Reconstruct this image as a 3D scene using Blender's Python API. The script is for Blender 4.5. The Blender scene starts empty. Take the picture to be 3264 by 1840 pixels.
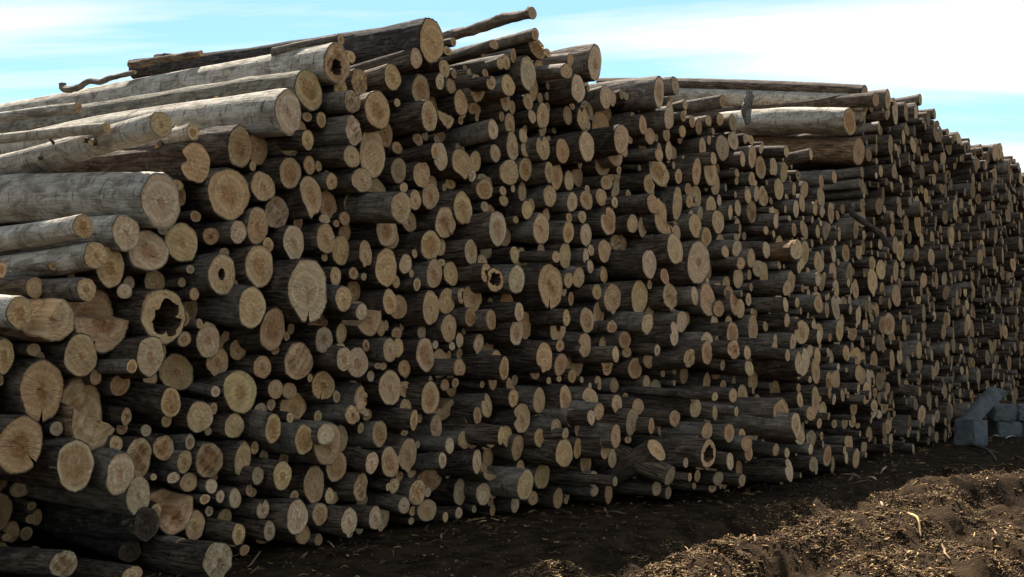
import bpy, math, random
import numpy as np
from mathutils import Vector, noise

random.seed(7)
rng = np.random.default_rng(7)
S = bpy.context.scene
COL = S.collection

# ------------------------------------------------------------------ camera
F = 3548.0                       # focal length in photo pixels (photo 3264 x 1840)
CX, CY, HOR = 1632.0, 920.0, 1077.0
CAM_H = 1.6
PITCH = math.atan((HOR - CY) / F)
cam_d = bpy.data.cameras.new('camera')
cam_d.sensor_width = 36.0
cam_d.lens = F / 3264.0 * 36.0
cam_d.clip_start = 0.1
cam_d.clip_end = 3000
cam = bpy.data.objects.new('camera', cam_d)
COL.objects.link(cam)
cam.location = (0, 0, CAM_H)
cam.rotation_euler = (math.pi / 2 + PITCH, 0, 0)
S.camera = cam

# ------------------------------------------------------------------ sky, sun, exposure
SUN_AZ = math.radians(-2)       # from +Y towards +X
SUN_EL = math.radians(56)
w = bpy.data.worlds.new('World')
S.world = w
w.use_nodes = True
nt = w.node_tree
nt.nodes.clear()
N = nt.nodes.new
out = N('ShaderNodeOutputWorld')
bg = N('ShaderNodeBackground')
sky = N('ShaderNodeTexSky')
sky.sky_type = 'NISHITA'
sky.sun_disc = False
sky.sun_elevation = SUN_EL
sky.sun_rotation = SUN_AZ
sky.air_density = 1.0
sky.dust_density = 0.4
sky.ozone_density = 1.0
tc = N('ShaderNodeTexCoord')
sep = N('ShaderNodeSeparateXYZ')
nt.links.new(tc.outputs['Generated'], sep.inputs[0])
zz = N('ShaderNodeMath'); zz.operation = 'MAXIMUM'; zz.inputs[1].default_value = 0.0
nt.links.new(sep.outputs[2], zz.inputs[0])
za = N('ShaderNodeMath'); za.operation = 'ADD'; za.inputs[1].default_value = 0.12
nt.links.new(zz.outputs[0], za.inputs[0])
dx = N('ShaderNodeMath'); dx.operation = 'DIVIDE'
dy = N('ShaderNodeMath'); dy.operation = 'DIVIDE'
nt.links.new(sep.outputs[0], dx.inputs[0]); nt.links.new(za.outputs[0], dx.inputs[1])
nt.links.new(sep.outputs[1], dy.inputs[0]); nt.links.new(za.outputs[0], dy.inputs[1])
cmb = N('ShaderNodeCombineXYZ')
nt.links.new(dx.outputs[0], cmb.inputs[0]); nt.links.new(dy.outputs[0], cmb.inputs[1])
mp = N('ShaderNodeMapping')
mp.inputs['Location'].default_value = (7.08, 3.60, 0)
mp.inputs['Rotation'].default_value = (0, 0, math.radians(12))
mp.inputs['Scale'].default_value = (0.26, 1.2, 1)
nt.links.new(cmb.outputs[0], mp.inputs[0])
cn = N('ShaderNodeTexNoise')
cn.inputs['Scale'].default_value = 1.0
cn.inputs['Detail'].default_value = 6.0
cn.inputs['Roughness'].default_value = 0.56
cn.inputs['Distortion'].default_value = 0.6
nt.links.new(mp.outputs[0], cn.inputs['Vector'])
cr = N('ShaderNodeValToRGB')
cr.color_ramp.elements[0].position = 0.43
cr.color_ramp.elements[1].position = 0.585
nt.links.new(cn.outputs[0], cr.inputs[0])
mix = N('ShaderNodeMix'); mix.data_type = 'RGBA'
mix.inputs[7].default_value = (6.2, 6.3, 6.4, 1)      # cloud radiance, same scale as the sky
nt.links.new(cr.outputs[0], mix.inputs[0])
tint = N('ShaderNodeMix'); tint.data_type = 'RGBA'; tint.blend_type = 'MULTIPLY'
tint.inputs[0].default_value = 1.0
tint.inputs[7].default_value = (0.78, 0.99, 1.0, 1)      # the camera's cool rendering of clear sky
nt.links.new(sky.outputs[0], tint.inputs[6])
nt.links.new(tint.outputs[2], mix.inputs[6])
nt.links.new(mix.outputs[2], bg.inputs[0])
bg.inputs[1].default_value = 0.05
nt.links.new(bg.outputs[0], out.inputs[0])

sun_d = bpy.data.lights.new('sun', 'SUN')
sun_d.energy = 5.0
sun_d.angle = math.radians(0.5)
sun_d.color = (1.0, 0.94, 0.85)
sun = bpy.data.objects.new('sun', sun_d)
COL.objects.link(sun)
sdir = Vector((math.sin(SUN_AZ) * math.cos(SUN_EL), math.cos(SUN_AZ) * math.cos(SUN_EL), math.sin(SUN_EL)))
sun.rotation_euler = sdir.to_track_quat('Z', 'Y').to_euler()
sun.location = (0, 20, 30)

vs = S.view_settings
vs.view_transform = 'Standard'
vs.look = 'None'
vs.exposure = 1.85
vs.gamma = 1.0
vs.use_curve_mapping = False

# ------------------------------------------------------------------ materials
def new_mat(name):
    m = bpy.data.materials.new(name)
    m.use_nodes = True
    nt = m.node_tree
    b = nt.nodes['Principled BSDF']
    return m, nt, b

def nd(nt, t, **kw):
    n = nt.nodes.new(t)
    for k, v in kw.items():
        if k.startswith('_'):
            setattr(n, k[1:], v)
        else:
            n.inputs[k].default_value = v
    return n

def math_n(nt, op, a, b=None, c=None):
    n = nt.nodes.new('ShaderNodeMath'); n.operation = op
    for i, v in enumerate((a, b, c)):
        if v is None: continue
        if isinstance(v, (int, float)): n.inputs[i].default_value = v
        else: nt.links.new(v, n.inputs[i])
    return n.outputs[0]

def mixc(nt, fac, a, b, mode='MIX'):
    n = nt.nodes.new('ShaderNodeMix'); n.data_type = 'RGBA'; n.blend_type = mode
    for i, v in ((0, fac), (6, a), (7, b)):
        if isinstance(v, (int, float)): n.inputs[i].default_value = v
        elif isinstance(v, tuple): n.inputs[i].default_value = v
        else: nt.links.new(v, n.inputs[i])
    return n.outputs[2]

def ramp(nt, src, p0, p1):
    n = nt.nodes.new('ShaderNodeMapRange'); n.interpolation_type = 'SMOOTHSTEP'
    nt.links.new(src, n.inputs[0])
    n.inputs[1].default_value = p0; n.inputs[2].default_value = p1
    return n.outputs[0]

def attr(nt, name):
    n = nt.nodes.new('ShaderNodeAttribute'); n.attribute_name = name
    return n

def mapped_uv(nt, sx, sy, offs=None):
    uv = nt.nodes.new('ShaderNodeUVMap'); uv.uv_map = 'UVMap'
    m = nt.nodes.new('ShaderNodeMapping'); m.inputs['Scale'].default_value = (sx, sy, 1)
    nt.links.new(uv.outputs[0], m.inputs[0])
    return m.outputs[0]

def noise_n(nt, vec, scale, detail=4, rough=0.55, dist=0.0, dims='3D', wv=None):
    n = nt.nodes.new('ShaderNodeTexNoise'); n.noise_dimensions = dims
    n.inputs['Scale'].default_value = scale
    n.inputs['Detail'].default_value = detail
    n.inputs['Roughness'].default_value = rough
    n.inputs['Distortion'].default_value = dist
    if vec is not None: nt.links.new(vec, n.inputs['Vector'])
    if wv is not None: nt.links.new(wv, n.inputs['W'])
    return n.outputs[0]

def make_bark():
    m, nt, b = new_mat('bark')
    base = attr(nt, 'tint').outputs['Color']
    info = nt.nodes.new('ShaderNodeSeparateColor')
    nt.links.new(attr(nt, 'info').outputs['Color'], info.inputs[0])
    smooth = info.outputs[1]
    # long furrows along the log, fine cross bands for smooth bark, big weathered patches
    fur = noise_n(nt, mapped_uv(nt, 55, 5), 1.0, 5, 0.62, 0.6)
    bands = noise_n(nt, mapped_uv(nt, 7, 42), 1.0, 4, 0.6, 0.5)
    patch = noise_n(nt, mapped_uv(nt, 9, 4.5), 1.0, 5, 0.65, 1.0)
    lich = noise_n(nt, mapped_uv(nt, 14, 9), 1.0, 5, 0.65, 0.4)
    fd = ramp(nt, fur, 0.36, 0.62)
    c1 = mixc(nt, fd, (0.20, 0.18, 0.17, 1), (1.35, 1.3, 1.25, 1))
    c_r = mixc(nt, 1.0, base, c1, 'MULTIPLY')
    bd = ramp(nt, bands, 0.55, 0.66)
    c2 = mixc(nt, bd, (1.15, 1.15, 1.15, 1), (0.25, 0.24, 0.23, 1))
    c_s = mixc(nt, 1.0, base, c2, 'MULTIPLY')
    col = mixc(nt, smooth, c_r, c_s)
    pd = ramp(nt, patch, 0.40, 0.66)
    col = mixc(nt, math_n(nt, 'MULTIPLY', pd, 0.8), col, mixc(nt, 1.0, col, (0.36, 0.31, 0.27, 1), 'MULTIPLY'))
    ld = ramp(nt, lich, 0.56, 0.70)
    ld2 = math_n(nt, 'MULTIPLY', ld, math_n(nt, 'ADD', 0.35, math_n(nt, 'MULTIPLY', smooth, 0.5)))
    col = mixc(nt, ld2, col, (0.24, 0.205, 0.155, 1))
    flake = ramp(nt, noise_n(nt, mapped_uv(nt, 9, 1.6), 1.0, 6, 0.7, 1.4), 0.64, 0.69)
    col = mixc(nt, math_n(nt, 'MULTIPLY', flake, 0.8), col, (0.23, 0.165, 0.105, 1))
    nt.links.new(col, b.inputs['Base Color'])
    b.inputs['Roughness'].default_value = 0.95
    b.inputs['Specular IOR Level'].default_value = 0.2
    h = math_n(nt, 'ADD', math_n(nt, 'MULTIPLY', fur, math_n(nt, 'SUBTRACT', 1.15, smooth)), math_n(nt, 'MULTIPLY', lich, 0.25))
    h = math_n(nt, 'SUBTRACT', h, math_n(nt, 'MULTIPLY', flake, 0.3))
    bp = nd(nt, 'ShaderNodeBump', Strength=1.0, Distance=0.03)
    nt.links.new(h, bp.inputs['Height'])
    nt.links.new(bp.outputs[0], b.inputs['Normal'])
    return m

def make_cut():
    m, nt, b = new_mat('cut_wood')
    base = attr(nt, 'tint').outputs['Color']
    info = nt.nodes.new('ShaderNodeSeparateColor')
    nt.links.new(attr(nt, 'info').outputs['Color'], info.inputs[0])
    rnd, rad, heart = info.outputs[0], info.outputs[1], info.outputs[2]
    uv = mapped_uv(nt, 1, 1)
    wob = noise_n(nt, uv, 9.0, 3, 0.5)
    ln = nt.nodes.new('ShaderNodeVectorMath'); ln.operation = 'LENGTH'
    nt.links.new(uv, ln.inputs[0])
    # growth rings follow the pith (UV origin), wobbling
    rr = math_n(nt, 'ADD', ln.outputs['Value'], math_n(nt, 'MULTIPLY', wob, 0.035))
    ring = noise_n(nt, None, 140.0, 2, 0.6, 0, '1D', rr)
    ringw = noise_n(nt, None, 32.0, 1, 0.5, 0, '1D', rr)
    c = mixc(nt, ramp(nt, ring, 0.35, 0.65), (0.86, 0.83, 0.78, 1), (1.07, 1.07, 1.07, 1))
    col = mixc(nt, 1.0, base, c, 'MULTIPLY')
    c = mixc(nt, ramp(nt, ringw, 0.40, 0.62), (0.86, 0.80, 0.72, 1), (1.08, 1.08, 1.08, 1))
    col = mixc(nt, 0.8, col, c, 'MULTIPLY')
    # heartwood: darker, redder core whose size differs per log
    hw = math_n(nt, 'SUBTRACT', math_n(nt, 'ADD', heart, math_n(nt, 'MULTIPLY', math_n(nt, 'SUBTRACT', wob, 0.5), 0.5)), rad)
    hd = ramp(nt, hw, -0.06, 0.10)
    col = mixc(nt, math_n(nt, 'MULTIPLY', hd, 0.62), col, mixc(nt, 1.0, col, (0.62, 0.42, 0.27, 1), 'MULTIPLY'))
    # stains, mould and dust
    st = noise_n(nt, mapped_uv(nt, 7, 7), 1.0, 5, 0.6, 0.5)
    col = mixc(nt, math_n(nt, 'MULTIPLY', ramp(nt, st, 0.50, 0.72), 0.5), col, mixc(nt, 1.0, col, (0.55, 0.46, 0.38, 1), 'MULTIPLY'))
    grey = noise_n(nt, mapped_uv(nt, 16, 16), 1.0, 5, 0.65)
    col = mixc(nt, math_n(nt, 'MULTIPLY', ramp(nt, grey, 0.52, 0.70), 0.35), col, (0.26, 0.22, 0.17, 1))
    kerf = nt.nodes.new('ShaderNodeTexWave'); kerf.inputs['Scale'].default_value = 9
    kerf.inputs['Distortion'].default_value = 5.0; kerf.inputs['Detail'].default_value = 3
    km = nt.nodes.new('ShaderNodeMapping'); nt.links.new(uv, km.inputs[0])
    kr = nt.nodes.new('ShaderNodeCombineXYZ'); nt.links.new(math_n(nt, 'MULTIPLY', rnd, 6.28), kr.inputs[2]); nt.links.new(kr.outputs[0], km.inputs['Rotation'])
    nt.links.new(km.outputs[0], kerf.inputs['Vector'])
    col = mixc(nt, math_n(nt, 'MULTIPLY', ramp(nt, kerf.outputs['Fac'], 0.45, 0.9), 0.3), col, mixc(nt, 1.0, col, (0.70, 0.62, 0.54, 1), 'MULTIPLY'))
    dirt = noise_n(nt, mapped_uv(nt, 11, 11), 1.0, 6, 0.7, 0.8)
    col = mixc(nt, math_n(nt, 'MULTIPLY', ramp(nt, dirt, 0.60, 0.74), 0.55), col, (0.13, 0.095, 0.065, 1))
    # drying checks: narrow radial cracks
    su = nt.nodes.new('ShaderNodeSeparateXYZ'); nt.links.new(uv, su.inputs[0])
    ang = math_n(nt, 'ARCTAN2', su.outputs[0], su.outputs[1])
    cv = nt.nodes.new('ShaderNodeCombineXYZ')
    nt.links.new(math_n(nt, 'MULTIPLY', ang, 5.0), cv.inputs[0])
    nt.links.new(math_n(nt, 'MULTIPLY', rad, 0.9), cv.inputs[1])
    nt.links.new(math_n(nt, 'MULTIPLY', rnd, 50.0), cv.inputs[2])
    chk = noise_n(nt, cv.outputs[0], 1.6, 2, 0.5)
    cd = ramp(nt, math_n(nt, 'ABSOLUTE', math_n(nt, 'SUBTRACT', chk, 0.5)), 0.012, 0.0)
    gate = ramp(nt, noise_n(nt, cv.outputs[0], 0.9, 1, 0.5), 0.50, 0.60)
    cd = math_n(nt, 'MULTIPLY', math_n(nt, 'MULTIPLY', cd, gate), ramp(nt, rad, 0.15, 0.45))
    col = mixc(nt, math_n(nt, 'MULTIPLY', cd, 0.5), col, (0.09, 0.058, 0.034, 1))
    # inner bark rim
    rm = ramp(nt, math_n(nt, 'ADD', rad, math_n(nt, 'MULTIPLY', math_n(nt, 'SUBTRACT', st, 0.5), 0.12)), 0.93, 0.99)
    col = mixc(nt, math_n(nt, 'MULTIPLY', rm, 0.6), col, (0.16, 0.10, 0.055, 1))
    nt.links.new(col, b.inputs['Base Color'])
    b.inputs['Roughness'].default_value = 0.9
    b.inputs['Specular IOR Level'].default_value = 0.12
    saw = nt.nodes.new('ShaderNodeTexWave'); saw.inputs['Scale'].default_value = 60
    saw.inputs['Distortion'].default_value = 3.0; saw.inputs['Detail'].default_value = 2
    nt.links.new(uv, saw.inputs['Vector'])
    h = math_n(nt, 'ADD', math_n(nt, 'MULTIPLY', saw.outputs['Fac'], 0.25), math_n(nt, 'MULTIPLY', grey, 0.8))
    h = math_n(nt, 'SUBTRACT', h, cd)
    bp = nd(nt, 'ShaderNodeBump', Strength=0.5, Distance=0.006)
    nt.links.new(h, bp.inputs['Height'])
    nt.links.new(bp.outputs[0], b.inputs['Normal'])
    return m

def make_ground():
    m, nt, b = new_mat('churned_mud')
    tc = nt.nodes.new('ShaderNodeTexCoord')
    o = tc.outputs['Object']
    big = noise_n(nt, o, 0.7, 5, 0.6)
    mid = noise_n(nt, o, 5.0, 6, 0.65, 0.4)
    fib = nt.nodes.new('ShaderNodeMapping'); fib.inputs['Scale'].default_value = (26, 55, 8)
    fib.inputs['Rotation'].default_value = (0, 0, math.radians(-35))
    nt.links.new(o, fib.inputs[0])
    fn = noise_n(nt, fib.outputs[0], 1.0, 5, 0.65, 1.2)
    col = mixc(nt, ramp(nt, mid, 0.35, 0.65), (0.012, 0.008, 0.005, 1), (0.045, 0.029, 0.016, 1))
    col = mixc(nt, math_n(nt, 'MULTIPLY', ramp(nt, fn, 0.54, 0.66), 0.75), col, (0.095, 0.060, 0.029, 1))
    col = mixc(nt, math_n(nt, 'MULTIPLY', ramp(nt, big, 0.45, 0.7), 0.5), col, (0.022, 0.016, 0.011, 1))
    nt.links.new(col, b.inputs['Base Color'])
    b.inputs['Roughness'].default_value = 1.0
    b.inputs['Specular IOR Level'].default_value = 0.02
    h = math_n(nt, 'ADD', math_n(nt, 'MULTIPLY', mid, 0.7), math_n(nt, 'MULTIPLY', fn, 0.5))
    bp = nd(nt, 'ShaderNodeBump', Strength=0.9, Distance=0.05)
    nt.links.new(h, bp.inputs['Height'])
    nt.links.new(bp.outputs[0], b.inputs['Normal'])
    return m

def make_debris():
    m, nt, b = new_mat('wood_scrap')
    base = attr(nt, 'tint').outputs['Color']
    tc = nt.nodes.new('ShaderNodeTexCoord')
    n = noise_n(nt, tc.outputs['Object'], 30, 3, 0.6)
    col = mixc(nt, ramp(nt, n, 0.3, 0.7), mixc(nt, 1.0, base, (0.55, 0.5, 0.45, 1), 'MULTIPLY'), base)
    nt.links.new(col, b.inputs['Base Color'])
    b.inputs['Roughness'].default_value = 0.9
    b.inputs['Specular IOR Level'].default_value = 0.08
    return m

def make_concrete():
    m, nt, b = new_mat('weathered_concrete')
    tc = nt.nodes.new('ShaderNodeTexCoord')
    o = tc.outputs['Object']
    a = noise_n(nt, o, 4.0, 6, 0.65)
    g = noise_n(nt, o, 45.0, 4, 0.6)
    col = mixc(nt, ramp(nt, a, 0.3, 0.7), (0.055, 0.061, 0.063, 1), (0.118, 0.128, 0.130, 1))
    col = mixc(nt, math_n(nt, 'MULTIPLY', ramp(nt, g, 0.55, 0.7), 0.5), col, (0.05, 0.05, 0.047, 1))
    nt.links.new(col, b.inputs['Base Color'])
    pit = ramp(nt, noise_n(nt, o, 16.0, 5, 0.7), 0.58, 0.66)
    col = mixc(nt, math_n(nt, 'MULTIPLY', pit, 0.6), col, (0.035, 0.030, 0.024, 1))
    mudn = ramp(nt, noise_n(nt, o, 6.0, 5, 0.7, 0.6), 0.50, 0.62)
    col = mixc(nt, math_n(nt, 'MULTIPLY', mudn, 0.55), col, (0.055, 0.040, 0.026, 1))
    nt.links.new(col, b.inputs['Base Color'])
    b.inputs['Roughness'].default_value = 0.9
    bp = nd(nt, 'ShaderNodeBump', Strength=0.9, Distance=0.02)
    nt.links.new(math_n(nt, 'ADD', a, math_n(nt, 'MULTIPLY', g, 0.4)), bp.inputs['Height'])
    nt.links.new(bp.outputs[0], b.inputs['Normal'])
    return m

BARK, CUT, MUD, SCRAP, CONC = make_bark(), make_cut(), make_ground(), make_debris(), make_concrete()

# ------------------------------------------------------------------ geometry of the place
CP, SP = math.cos(PITCH), math.sin(PITCH)
CAM = np.array([0.0, 0.0, CAM_H])
FA = math.radians(42.5)                                    # pile front runs this far right of the view axis
U = np.array([math.sin(FA), math.cos(FA), 0.0])            # along the pile front
NF = np.array([math.cos(FA), -math.sin(FA), 0.0])          # out of the pile front
O = np.array([-2.09, 7.96, 0.0])
LA = math.radians(-54)                                     # log axis, pointing into the pile
W = np.array([math.sin(LA), math.cos(LA), 0.0])
UP = np.array([0.0, 0.0, 1.0])

def ray(px, py):
    x, y = (px - CX) / F, (CY - py) / F
    return np.array([x, CP - y * SP, SP + y * CP])

def project(P):
    d = P - CAM
    depth = d[1] * CP + d[2] * SP
    yv = -d[1] * SP + d[2] * CP
    return CX + d[0] / depth * F, CY - yv / depth * F

def on_face(px, py, p):
    """Point seen at a photo pixel, on the front surface moved out by p metres along the logs."""
    r = ray(px, py)
    q = p * (-W) @ NF
    s = (q - (CAM - O) @ NF) / (r @ NF)
    return CAM + r * s

def on_ground(px, py, z=0.0):
    r = ray(px, py)
    return CAM + r * ((z - CAM_H) / r[2])

# ------------------------------------------------------------------ mesh helpers
def mesh_obj(name, V, quads, tris, mats, uv=None, tint=None, info=None, mat_idx=None, smooth=None, parent=None):
    me = bpy.data.meshes.new(name)
    nq, ntr = len(quads), len(tris)
    loops = np.concatenate([np.asarray(quads, dtype=np.int32).reshape(-1), np.asarray(tris, dtype=np.int32).reshape(-1)])
    me.vertices.add(len(V)); me.vertices.foreach_set('co', np.asarray(V, dtype=np.float32).reshape(-1))
    me.loops.add(len(loops)); me.loops.foreach_set('vertex_index', loops)
    tot = np.concatenate([np.full(nq, 4, np.int32), np.full(ntr, 3, np.int32)])
    st = np.concatenate([[0], np.cumsum(tot)[:-1]]).astype(np.int32)
    me.polygons.add(nq + ntr)
    me.polygons.foreach_set('loop_start', st)
    me.polygons.foreach_set('loop_total', tot)
    if mat_idx is not None: me.polygons.foreach_set('material_index', np.asarray(mat_idx, dtype=np.int32))
    if smooth is not None: me.polygons.foreach_set('use_smooth', np.asarray(smooth, dtype=bool))
    me.update(calc_edges=True)
    for m in mats: me.materials.append(m)
    if uv is not None:
        l = me.uv_layers.new(name='UVMap')
        l.data.foreach_set('uv', np.asarray(uv, dtype=np.float32)[loops].reshape(-1))
    for nm, dat in (('tint', tint), ('info', info)):
        if dat is not None:
            a = me.attributes.new(nm, 'FLOAT_COLOR', 'POINT')
            d = np.ones((len(V), 4), np.float32); d[:, :3] = dat
            a.data.foreach_set('color', d.reshape(-1))
    o = bpy.data.objects.new(name, me)
    COL.objects.link(o)
    if parent is not None: o.parent = parent
    return o

def merge(parts):
    """Join (V, quads, tris, uv, tint, info, matidx, smooth) tuples."""
    Vs, Qs, Ts, UVs, Ti, In, Mq, Mt, Sq, St = [], [], [], [], [], [], [], [], [], []
    off = 0
    for V, Q, T, uv, ti, inf, mi, sm in parts:
        Vs.append(V); UVs.append(uv); Ti.append(ti); In.append(inf)
        if len(Q): Qs.append(Q + off); Mq.append(np.full(len(Q), mi)); Sq.append(np.full(len(Q), sm))
        if len(T): Ts.append(T + off); Mt.append(np.full(len(T), mi)); St.append(np.full(len(T), sm))
        off += len(V)
    cat = lambda L, sh: np.concatenate(L) if L else np.zeros(sh, np.int32)
    return (np.concatenate(Vs), cat(Qs, (0, 4)), cat(Ts, (0, 3)), np.concatenate(UVs), np.concatenate(Ti), np.concatenate(In),
            np.concatenate(Mq + Mt), np.concatenate(Sq + St))

def grid_quads(nr, nc, flip=False):
    i = np.arange(nr - 1)[:, None] * nc + np.arange(nc - 1)[None, :]
    q = np.stack([i, i + 1, i + nc + 1, i + nc], -1).reshape(-1, 4)
    return q[:, ::-1] if flip else q

def gen_log(P, ax, rh, rv, L, seg, rings, r, bark, cut, smoothb, heart, flags='', taper=None, sag=None):
    """Arrays for one log: bark tube (with lip) and cut end. P front centre, ax unit axis pointing back. Returns [bark, end, (hollow)] tuples."""
    e1 = np.cross(ax, UP); e1 /= np.linalg.norm(e1)        # points along the pile
    e2 = np.cross(e1, ax)
    th = np.linspace(0, 2 * math.pi, seg + 1)
    ph = r.uniform(0, 6.28, 6)
    lob = 0.035 if 'j' not in flags else 0.045
    out = 1 + lob * np.cos(2 * th + ph[0]) + lob * 0.8 * np.cos(3 * th + ph[1]) + 0.018 * np.cos(5 * th + ph[2]) + 0.012 * np.cos(8 * th + ph[3])
    out[-1] = out[0]
    rm = 0.5 * (rh + rv)
    prof_front = out.copy()
    def gauss(t0, sg): 
        d = (th - t0 + math.pi) % (2 * math.pi) - math.pi
        return np.exp(-(d / sg) ** 2)
    if 'n' in flags:
        prof_front = prof_front * (1 - 0.45 * np.clip(1.3 * gauss(r.uniform(1.7, 3.4), 0.24), 0, 1))
    if 'c' in flags:
        prof_front = prof_front * (1 - 0.62 * gauss(4.72 if 'L' in flags else r.uniform(3.9, 5.6), 0.032))
    if 'q' in flags:                                        # pear shaped
        prof_front = prof_front * (1 - 0.32 * gauss(5.0, 0.5) - 0.32 * gauss(4.0, 0.45))
    if 'v' in flags:                                        # pointed
        prof_front = prof_front * (1 + 0.30 * gauss(r.uniform(4.4, 5.0), 0.22) - 0.06)
    if seg > 16: prof_front = prof_front * (1 + r.normal(0, 0.011, seg + 1))
    prof_front[-1] = prof_front[0]
    tilt = r.normal(0, 0.05, 2)
    # axial displacement of the end face
    def face_push(x, y):
        d = tilt[0] * x + tilt[1] * y
        if 's' in flags:
            a = sa; c = sc
            k = (x * math.cos(a) + y * math.sin(a)) / rm - c
            d = d + np.clip(k * 9, 0, 1) * sd + 0.012 * np.sin(40 * x + ph[4]) * (k > 0)
        if 'j' in flags:
            d = d + 0.022 * min(1.0, rm / 0.12) * (np.sin(4.1 * x / rm + ph[4]) * np.sin(3.7 * y / rm + ph[5]) + 0.5 * np.sin(7 * x / rm + 5 * y / rm + ph[2]) + 0.35 * np.sin(13 * x / rm - 9 * y / rm + ph[1])) * (1.15 - np.clip((x / rh) ** 2 + (y / rv) ** 2, 0, 1))
        return d
    sa, sc, sd = r.uniform(0.3, 2.8), r.uniform(-0.25, 0.25), r.uniform(0.10, 0.22)
    if taper is None: taper = r.uniform(-0.22, 0.10)
    bow = r.normal(0, 0.014, 2)
    if sag is not None: bow[1] = sag
    s = np.concatenate([[0, 0.0], np.array([0.03, 0.09]) if rings > 4 else [], np.linspace(0.25, L, max(2, rings))])
    ns = len(s)
    f = np.exp(-s / 0.16)
    prof = prof_front[None, :] * f[:, None] + out[None, :] * (1 - f[:, None])
    lump = 1 + (0.03 * np.sin(s * 3.1 + ph[3]) + 0.022 * np.sin(s * 7.7 + ph[1]))[:, None] * np.cos(th - ph[2])[None, :]
    if rings > 4:
        lump = lump + 0.012 * r.normal(0, 1, (ns, seg + 1)); lump[0] = lump[1] = 1; lump[:, -1] = lump[:, 0]
    lump[0] = lump[1] = 1
    rad = prof * lump * (1 + taper * s / L)[:, None]
    rad[0] *= 0.955
    x = rad * np.cos(th)[None, :] * rh
    y = rad * np.sin(th)[None, :] * rv
    push = face_push(x[1], y[1])
    sz = s[:, None] + push[None, :] * np.exp(-s / 0.3)[:, None]
    bx = bow[0] * 4 * s * (L - s) / L
    by = bow[1] * 4 * s * (L - s) / L
    V = P + (x + bx[:, None])[..., None] * e1 + (y + by[:, None])[..., None] * e2 + sz[..., None] * ax
    uvo = r.uniform(0, 50, 2)
    uv = np.stack([np.broadcast_to(th[None, :] * rm + uvo[0], x.shape), np.broadcast_to(s[:, None] + uvo[1], x.shape)], -1)
    # duplicate lip edge so that the rim stays sharp: row 1 is repeated
    V = np.concatenate([V[:2], V[1:]]); uv = np.concatenate([uv[:2], uv[1:]])
    q = grid_quads(ns + 1, seg + 1)
    q = q[(q[:, 0] // (seg + 1)) != 1]
    nv = V.shape[0] * V.shape[1]
    rnd = r.uniform()
    b_part = (V.reshape(-1, 3), q, np.zeros((0, 3), int), uv.reshape(-1, 2), np.tile(bark, (nv, 1)), np.tile([rnd, smoothb, 0], (nv, 1)), 0, True)
    # end face
    hole = 0.0
    if 'h' in flags: hole = 0.62 if 'j' not in flags else 0.42
    elif 'd' in flags: hole = 0.27
    nrr = 6 if seg > 16 else 3
    if 's' in flags or 'j' in flags: nrr = 12
    k = np.linspace(hole, 1, nrr + 1)
    if hole == 0: k = k[1:]
    hx, hy = r.normal(0, 0.06, 2)
    jv = r.normal(0, 0.13, 27)
    jag = np.interp(th, np.sort(np.concatenate([[0], r.uniform(0.1, 6.2, 25), [2 * math.pi]])), np.concatenate([jv[:26], jv[:1]]))
    hole_prof = 1 + 0.06 * np.cos(2 * th + ph[4]) + 0.04 * np.cos(3 * th + ph[5]) + (jag if 'h' in flags else 0)
    R = np.empty((len(k), seg + 1))
    for i, kk in enumerate(k):
        t = (kk - hole) / (1 - hole) if hole else kk
        R[i] = kk * (prof_front * t + (hole_prof if hole else prof_front) * (1 - t)) * 0.957
    X = R * np.cos(th)[None, :] * rh
    Y = R * np.sin(th)[None, :] * rv
    if hole:
        t = (1 - (k - hole) / (1 - hole))[:, None]
        X = X + hx * rh * t; Y = Y + hy * rv * t
    D = face_push(X, Y) - 0.004
    if seg > 16: D = D + 0.0022 * r.normal(0, 1, D.shape) * (np.linspace(0, 1, len(k)) < 0.95)[:, None]
    D[:, -1] = D[:, 0]
    VE = (P + X[..., None] * e1 + Y[..., None] * e2 + D[..., None] * ax).reshape(-1, 3)
    px, py = r.normal(0, 0.12, 2)
    uvE = np.stack([X - px * rh, Y - py * rv], -1).reshape(-1, 2)
    radE = np.repeat(k, seg + 1)
    qE = grid_quads(len(k), seg + 1)
    tE = np.zeros((0, 3), int)
    if not hole:
        c0 = len(VE)
        VE = np.concatenate([VE, [P + ax * (float(face_push(np.array(0.0), np.array(0.0))) - 0.004)]])
        uvE = np.concatenate([uvE, [[-px * rh, -py * rv]]]); radE = np.concatenate([radE, [0.0]])
        j = np.arange(seg)
        tE = np.stack([np.full(seg, c0), j + 1, j], -1)[:, ::-1]
    inf = np.stack([np.full(len(VE), rnd), radE, np.full(len(VE), heart)], -1)
    e_part = (VE, qE, tE, uvE, np.tile(cut, (len(VE), 1)), inf, 1, False)
    res = [b_part, e_part]
    if hole:
        zs = np.array([0, 0.02, 0.08, 0.25, 0.7])
        sh = np.array([1, 1.03, 1.08, 1.0, 0.35])
        cx0, cy0 = X[0], Y[0]
        Xh = cx0[None, :] * sh[:, None]; Yh = cy0[None, :] * sh[:, None]
        Dh = D[0][None, :] + zs[:, None]
        VH = (P + Xh[..., None] * e1 + Yh[..., None] * e2 + Dh[..., None] * ax).reshape(-1, 3)
        uvH = np.stack([np.broadcast_to(th[None, :] * rm, Xh.shape), np.broadcast_to(zs[:, None], Xh.shape)], -1).reshape(-1, 2) + 3.3
        res.append((VH, grid_quads(5, seg + 1, True), np.zeros((0, 3), int), uvH, np.tile([0.17, 0.11, 0.065], (len(VH), 1)), np.tile([rnd, 0, 0], (len(VH), 1)), 0, True))
    return res

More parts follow.
